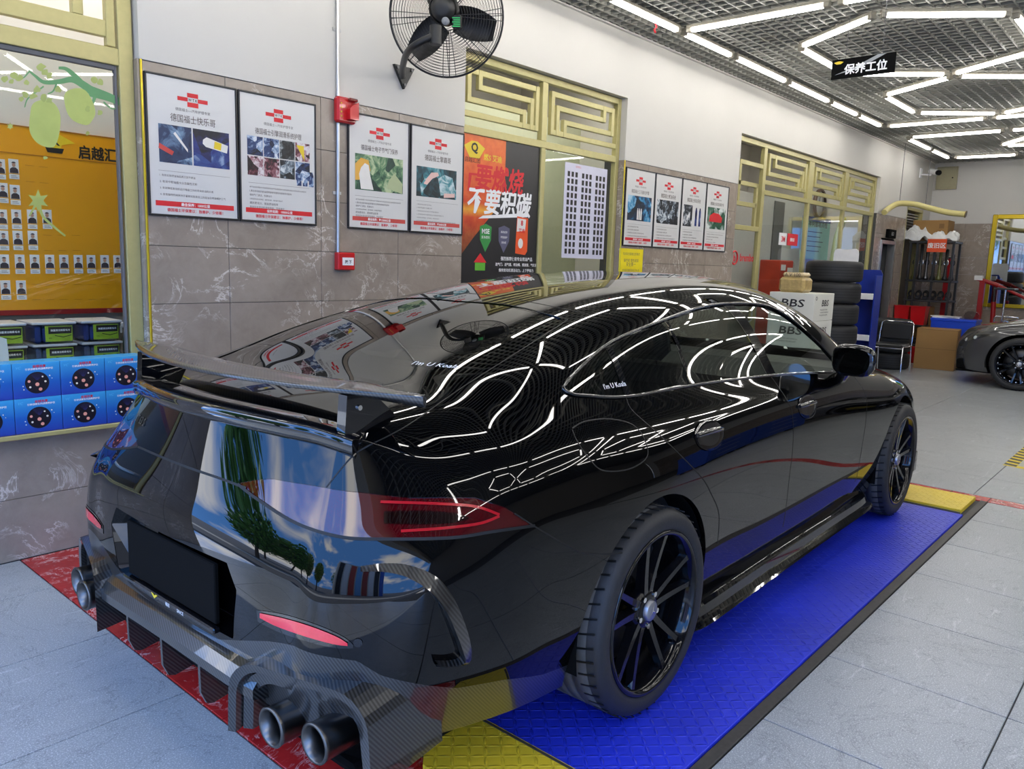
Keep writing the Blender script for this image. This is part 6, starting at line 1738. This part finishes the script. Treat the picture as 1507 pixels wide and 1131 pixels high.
for i in range(nu):
    for j in range(nv):
        y = -.46 + .90 * i / (nu - 1); x = .0 - .16 * j / (nv - 1) + .18
        z = .03 + .10 * abs(math.sin(i * .55 + .4 * math.sin(j))) * (1 - .4 * j / nv) + .05 * math.sin(j * 1.3 + i * .7) + (.10 if i > 14 else 0) * (1 - j / nv)
        if x < .06: z -= (.06 - x) * 1.6
        vs.append((x, y, max(z, .002) if x > -.06 else z))
m = MB(); m.add(vs + [(x, y, z + .008) for x, y, z in vs], [(i * nv + j, i * nv + j + 1, (i + 1) * nv + j + 1, (i + 1) * nv + j) for i in range(nu - 1) for j in range(nv - 1)] + [tuple(nu * nv + q for q in ((i + 1) * nv + j, (i + 1) * nv + j + 1, i * nv + j + 1, i * nv + j)) for i in range(nu - 1) for j in range(nv - 1)], smooth=True); m.build('plastic_sheet', pm('white_plastic_sheet', rgb('#d9d9d6'), .35), c)
c = thing('orange_rack_sign', 'orange sign with white characters hung on the rack', 'sign', (14.985, 3.63, 1.87)); MB().box(-.006, 0, -.15, .15, 0, .22, bev=.002).build('sign_board', pm('orange_sign', rgb('#e0501f'), .4), c); m = MB(); put_text(m, '废旧区', 0, .11, height=.09, y=0, bold=.015, M=Matrix.Translation((-.0066, 0, 0)) @ Matrix.Rotation(-PI / 2, 4, 'Z')); m.build('sign_text', WHITEP, c)
for k, y in enumerate((3.985, 3.725)):
    c = thing('red_bin', ['red plastic bin in front of the rack, the one by the tyres', 'red plastic bin in front of the rack, the one by the blue crate'][k], 'bin', (14.76, y, .64), group='red bins')
    m = MB(); a, b = .105, .119; m.add([(-.1, -a, 0), (.1, -a, 0), (.1, a, 0), (-.1, a, 0), (-.12, -b, .30), (.12, -b, .30), (.12, b, .30), (-.12, b, .30)], [(0, 3, 2, 1), (0, 1, 5, 4), (1, 2, 6, 5), (2, 3, 7, 6), (3, 0, 4, 7)]); m.build('bin_tub', RPL, c); MB().box(-.13, .13, -b - .01, b + .01, .301, .312).build('bin_rim', RPL, c)
c = thing('bin_stand', 'dark stand carrying the red bins', 'stand', (14.76, 3.855, 0)); MB().box(-.13, .13, -.262, .262, .60, .635, bev=.004).build('stand_top', RACKM, c); MB().box(-.12, .12, -.25, .25, .32, .36).build('stand_shelf', RACKM, c)
for x in (-.11, .11):
    for y in (-.24, .24): MB().box(x - .015, x + .015, y - .015, y + .015, 0, .60).build('leg', RACKM, c)
c = thing('red_crate', 'red crate on the floor under the dark stand', 'crate', (14.52, 3.80, .0)); MB().box(-.06, .05, -.27, .27, 0, .28, bev=.01).build('crate_body', RPL, c)
# red column
c = thing('red_lift_post', 'red steel post with a round head beside the rack', 'lift post', (15.72, 3.58, 0)); MB().box(-.05, .05, -.05, .05, 0.012, 1.78, bev=.006).build('post', RPL, c); MB().box(-.12, .12, -.12, .12, 0, .012).build('foot_plate', RPL, c); MB().box(-.06, .06, -.06, .06, 1.781, 1.80).build('post_cap', RACKM, c)
# floor carton and blue crate
c = thing('floor_carton', 'large brown cardboard box on the floor beside the grey car', 'box', (14.02, 3.22, 0), rotz=.12); MB().box(-.25, .25, -.29, .29, 0, .64, bev=.005).build('carton_body', TAN, c); MB().box(-.2515, -.2502, -.29, .29, .325, .332).build('fold_line', TAND, c); MB().box(-.2515, -.2502, -.29, .29, .628, .636).build('fold_line', TAND, c)
c = thing('blue_crate', 'bright blue plastic crate with papers behind the brown floor box', 'crate', (14.68, 3.14, 0)); m = MB(); m.add([(-.18, -.30, 0), (.18, -.30, 0), (.18, .30, 0), (-.18, .30, 0), (-.2, -.33, .78), (.2, -.33, .78), (.2, .33, .78), (-.2, .33, .78)], [(0, 3, 2, 1), (0, 1, 5, 4), (1, 2, 6, 5), (2, 3, 7, 6), (3, 0, 4, 7), (4, 5, 6, 7)]); m.build('crate_body', pm('bright_blue_plastic', rgb('#1c49cf'), .35), c)
MB().box(-.21, .21, -.34, .34, .74, .785, bev=.006).build('crate_rim', pm('bright_blue_plastic', rgb('#1c49cf'), .35), c)
c = thing('paper_sheets', 'white papers lying on the blue crate', 'paper', (14.66, 3.29, .786)); MB().box(-.12, .12, -.2, .2, .001, .018, M=Matrix.Rotation(.2, 4, 'Z')).build('sheet', WHITEP, c); MB().box(-.12, .12, -.2, .2, .019, .032, M=Matrix.Rotation(-.15, 4, 'Z')).build('sheet', CARDW, c)
c = thing('plastic_bag', 'clear crumpled plastic bag on the blue crate', 'bag', (14.68, 2.92, .786)); m = MB(); m.lathe([(0, 0), (.10, 0), (.12, .04), (.10, .10), (.06, .13), (0, .135)], 16); m.build('bag_body', glass_mat('bag_film', (.75, .72, .75), 1.3, .2), c)
# engine crane
REDC = pm('red_crane_paint', rgb('#9c1417'), .35)
c = thing('engine_crane', 'red engine crane with raised boom in front of the framed mirror', 'engine crane', (15.72, 3.02, 0))
MB().box(-.05, .05, -.04, .04, .1, 1.40, bev=.006, M=Matrix.Rotation(.0, 4, 'X')).build('mast', REDC, c)
MB().tube([(.0, .13, 1.46), (.0, -.25, 1.34)], .045, 4).build('boom', REDC, c); MB().tube([(.0, -.25, 1.34), (.0, -.75, 1.10)], .032, 4).build('boom_extension', REDC, c)
MB().box(-.052, .052, .0, .13, 1.42, 1.50, bev=.004).build('boom_label', CARDW, c)
MB().tube([(0, -.22, .70), (0, -.20, 1.06)], .04, 10).build('ram_cylinder', REDC, c); MB().tube([(0, -.20, 1.06), (0, -.19, 1.33)], .018, 8).build('ram_rod', RACKM, c); MB().tube([(0, -.02, .35), (0, -.22, .70)], .03, 6).build('ram_base', REDC, c)
for q in (-1, 1): MB().tube([(0, .0, .9), (q * .22, .28, .05)], .022, 6).build('brace', REDC, c)
for q in (-1, 1): MB().tube([(q * .15, .25, .06), (q * .3, -.75, .06)], .035, 6).build('base_leg', REDC, c)
MB().tube([(0, -.75, 1.09), (0, -.75, 1.0)], .008, 6).build('hook_link', CHROME, c); MB().tube([(0, -.75 + .03 * math.cos(a), .97 + .03 * math.sin(a)) for a in [q * PI / 6 for q in range(10)]], .008, 6).build('hook', CHROME, c)
for q in (-1, 1):
    for yy in (.25, -.75): MB().cyl((q * (.15 if yy > 0 else .3) - .02, yy, .03), (q * (.15 if yy > 0 else .3) + .02, yy, .03), .03, seg=14).build('castor', RACKM, c)
c = thing('chrome_stand', 'chrome hoop stand beside the engine crane', 'stand', (15.2, 2.52, 0)); MB().tube([(0, .17, 0), (0, .17, .80), (0, .15, .84), (0, -.17, .84), (0, -.19, .80), (0, -.19, 0)], .014, 8).build('hoop', CHROME, c); MB().tube([(-.2, .02, .0), (-.2, .02, 1.28)], .018, 8).build('upright', CHROME, c)
MB().box(-.38, -.02, -.13, .17, 1.281, 1.31, bev=.01).build('tray', RACKM, c); MB().tube([(-.2, .02, .012), (0, .0, .012)], .012, 6).build('foot_bar', CHROME, c)
# framed mirror on the back wall
c = thing('framed_mirror', 'large mirror in a yellow gilt frame on the back wall', 'mirror', (XB, 2.35, .95))
for b in ((-.05, -.001, .66, .74, 0, 1.62), (-.05, -.001, -.74, -.66, 0, 1.62), (-.05, -.001, -.66, .66, 1.54, 1.62), (-.05, -.001, -.66, .66, 0, .07)): MB().box(*b, bev=.01).build('frame_bar', BRASS, c)
MB().box(-.02, -.002, -.66, .66, .07, 1.54).build('mirror_glass', pm('mirror_silver', (.55, .57, .58), .02, 1.0, var=.01), c)
# hose, camera, breaker box
HOSE = pm('pale_yellow_hose', rgb('#c9bd7c'), .45)
c = thing('exhaust_hose', 'pale yellow exhaust hose hung from the wall above the doorway', 'hose', (13.6, 4.08, 2.5))
pts = [Vector((13.35, 4.04, 2.43)), Vector((13.6, 4.02, 2.53)), Vector((13.7, 3.93, 2.59)), Vector((13.72, 3.71, 2.575)), Vector((13.72, 3.55, 2.53)), Vector((13.72, 3.22, 2.44)), Vector((13.72, 2.98, 2.41))]
MB().tube([Vector(p_) - c.location for p_ in smooth_poly([tuple(p_) for p_ in pts], 5, False)], .045, 12).build('hose_tube', HOSE, c)
MB().cyl(pts[-1] - c.location, pts[-1] - c.location + Vector((0, -.012, -.002)), .052, seg=16).build('hose_end', pm('brown_ring', rgb('#6d5a2a'), .5), c)
for k in (2, 4): MB().cyl(pts[k] - c.location, Vector((pts[k].x, pts[k].y, CEIL + .03)) - c.location, .004, seg=6).build('hanger_wire', STEEL, c)
c = thing('security_camera', 'white bullet camera on a bracket in the far ceiling corner', 'camera', (15.4, YW, 3.22))
MB().box(-.06, .06, -.02, -.0005, -.06, .10, bev=.004).build('wall_plate', WHITEP, c); MB().tube([(0, -.02, .0), (-.02, -.18, -.02)], .015, 8).build('bracket_arm', WHITEP, c)
MB().cyl((.03, -.16, .05), (-.16, -.32, .0), .045, seg=18).build('camera_body', WHITEP, c); MB().cyl((-.16, -.32, .0), (-.20, -.353, -.010), .043, seg=18).build('lens_end', MATTE, c); MB().cyl((-.02, -.18, -.02), (-.04, -.20, .03), .015, seg=10).build('swivel', WHITEP, c)
c = thing('breaker_box', 'beige breaker box high on the back wall corner', 'electrical box', (XB, 3.90, 3.03)); MB().box(-.06, -.0005, -.17, .17, 0, .40, bev=.004).build('box_body', pm('beige_enamel', rgb('#a59e7e'), .45), c); MB().box(-.068, -.0605, -.14, .14, .03, .37, bev=.003).build('box_door', pm('beige_enamel', rgb('#a59e7e'), .45), c); MB().cyl((-.069, -.10, .2), (-.074, -.10, .2), .012, seg=10).build('door_lock', MATTE, c)
# hanging sign
c = thing('hanging_sign', 'black sign with white characters hung from the ceiling by wires', 'sign', (6.2, 2.128, 2.905), rotz=0)
MB().box(-.004, .004, -.225, .225, 0, .14, bev=.001).build('sign_board', MATTE, c)
MX = Matrix.Translation((-.0046, 0, 0)) @ Matrix.Rotation(-PI / 2, 4, 'Z')
m = MB(); put_text(m, '保养工位', .02, .062, width=.30, y=0, bold=.02, M=MX); m.build('sign_text', WHITEP, c)
m = MB(); m.prism([(-.21, .118), (-.185, .125), (-.165, .125), (-.14, .118), (-.16, .105), (-.19, .105)], -.0002, .0002, M=MX); m.build('emblem', YELLOWP, c)
m = MB(); m.prism([(-.20, .03), (-.05, .075), (.10, .139), (.16, .139), (-.02, .06)], -.0001, .0002, M=Matrix.Translation((.0003, 0, 0)) @ MX); m.build('grey_swoosh', pm('sign_grey', rgb('#8d9194'), .4), c)
for q in (-1, 1): MB().cyl((0, q * .13, .139), (0, q * .12, CEIL - 2.905 + .03), .0018, seg=5).build('hanging_wire', STEEL, c)
c = thing('red_ribbon', 'tiny red ribbon tied to a ceiling tube near the fan', 'ribbon', (5.75, 3.63, CEIL - .16)); MB().tube([(0, 0, .07), (.01, -.005, .04), (-.008, .004, .02), (.006, 0, 0)], .008, 6).build('ribbon_knot', RED, c)
# floor hazard tape
TB = pm('tape_black', (.02, .02, .02), .5); TY = pm('tape_yellow', rgb('#d8c020'), .5)
c = thing('hazard_tape', 'yellow and black striped tape on the floor at the right edge', 'floor tape', (7.25, 1.05, 0.0)); MB().box(0, 2.4, -.045, .045, .0002, .0009).build('tape_band', TY, c)
for k in range(20): MB().prism([(.02 + k * .12, -.045), (.08 + k * .12, -.045), (.11 + k * .12, .045), (.05 + k * .12, .045)], .001, .0015, plane='xy').build('black_stripe', TB, c)
MB().box(-.02, .06, -.25, -.046, .0002, .0009).build('tape_end', TY, c)
# grey car at the right edge
GREYP = paint_mat('grey_paint', (.06, .06, .062), .25)
car2 = thing('grey_car', 'dark grey car with black riveted wheel cut by the right edge', 'car', (13.17, -2.30, 0.0), PI / 2)
make_car_body(car2, GREYP, full=False)
for xw, zw in WHEELS:
    wheel_house(car2, xw)
    for s_ in (-1, 1):
        make_wheel(car2, xw, zw, s_)
for k in range(20):
    a = 2 * PI * k / 20; MB().cyl((WHEELS[1][0] + .235 * math.cos(a), .985, .352 + .235 * math.sin(a)), (WHEELS[1][0] + .235 * math.cos(a), .994, .352 + .235 * math.sin(a)), .008, seg=8).build('rim_rivet', CHROME, car2)
MB().box(.12, 4.9, -.72, .72, .17, .20, bev=.01).build('underbody', MATTE, car2)
for s_ in (-1, 1):
    m = MB(); vs = []; rows = ((.0, .64), (.5, .675), (1.0, .712))
    U = smooth_poly([(4.86, .60), (4.78, .645), (4.68, .685), (4.58, .71), (4.50, .72)], 5, False); Lw = smooth_poly([(4.87, .575), (4.80, .59), (4.70, .62), (4.60, .655), (4.50, .705)], 5, False)
    for t_ in (0, .33, .66, 1):
        for (ux, uz), (lx, lz) in zip(U, Lw):
            x, z = ux * (1 - t_) + lx * t_, uz * (1 - t_) + lz * t_
            h_ = CAR_BVH.ray_cast(Vector((x, 3, z)), Vector((0, -1, 0)))[0]; q_, n_ = skin(h_, .003); vs.append(Vector((q_.x, q_.y * s_, q_.z)))
    k_ = len(U); fs = [(r * k_ + i, r * k_ + i + 1, (r + 1) * k_ + i + 1, (r + 1) * k_ + i) for r in range(3) for i in range(k_ - 1)]
    m.add(vs, fs if s_ > 0 else [f[::-1] for f in fs], smooth=True); hl = m.build('headlight', paint_mat('headlight_lens', (.03, .03, .032), .02), car2)
    for q in range(2):
        h_ = CAR_BVH.ray_cast(Vector((4.80 - .13 * q, 3, .612 + .045 * q)), Vector((0, -1, 0)))[0]; q_, n_ = skin(h_, .006)
        MB().cyl((q_.x, q_.y * s_, q_.z), (q_.x + n_.x * .004, (q_.y + n_.y * .004) * s_, q_.z + n_.z * .004), .026, seg=14).build('headlight_lamp', pm('lamp_white', (.8, .82, .85), .1, .5), hl)
    MB().box(4.55, 4.90, s_ * .60, s_ * .72, .20, .34, bev=.02).build('bumper_intake', MATTE, car2)
# unseen cabinets, added across the hall to mirror in the black car's doors
for k, (x, col, nm) in enumerate(((9.1, '#1a3f9e', 'added blue tool cabinet for reflections in the rear door'), (10.35, '#1a3f9e', 'added blue tool cabinet for reflections in the front door'), (11.5, '#8f1518', 'added red tool cabinet for reflections in the front wing'))):
    c = thing('added_cabinet', nm + ' of the black car', 'cabinet', (x, -1.65 if x < 11 else -2.75, 0), group='tool cabinets added across the hall')
    mt = pm('cabinet_paint_' + col[1:], rgb(col), .4); MB().box(-.6, .6, -.3, .3, .08, 1.0, bev=.01).build('cabinet_body', mt, c)
    for z in (.12, .34, .56, .78): dr = MB().box(-.57, .57, .301, .318, z, z + .2, bev=.004).build('drawer', mt, c); MB().box(-.3, .3, .319, .335, z + .15, z + .17, bev=.003).build('drawer_handle', ALU, dr)
    for xx in (-.5, .5):
        for yy in (-.22, .22): MB().cyl((xx - .02, yy, .04), (xx + .02, yy, .04), .04, seg=14).build('castor', MATTE, c)
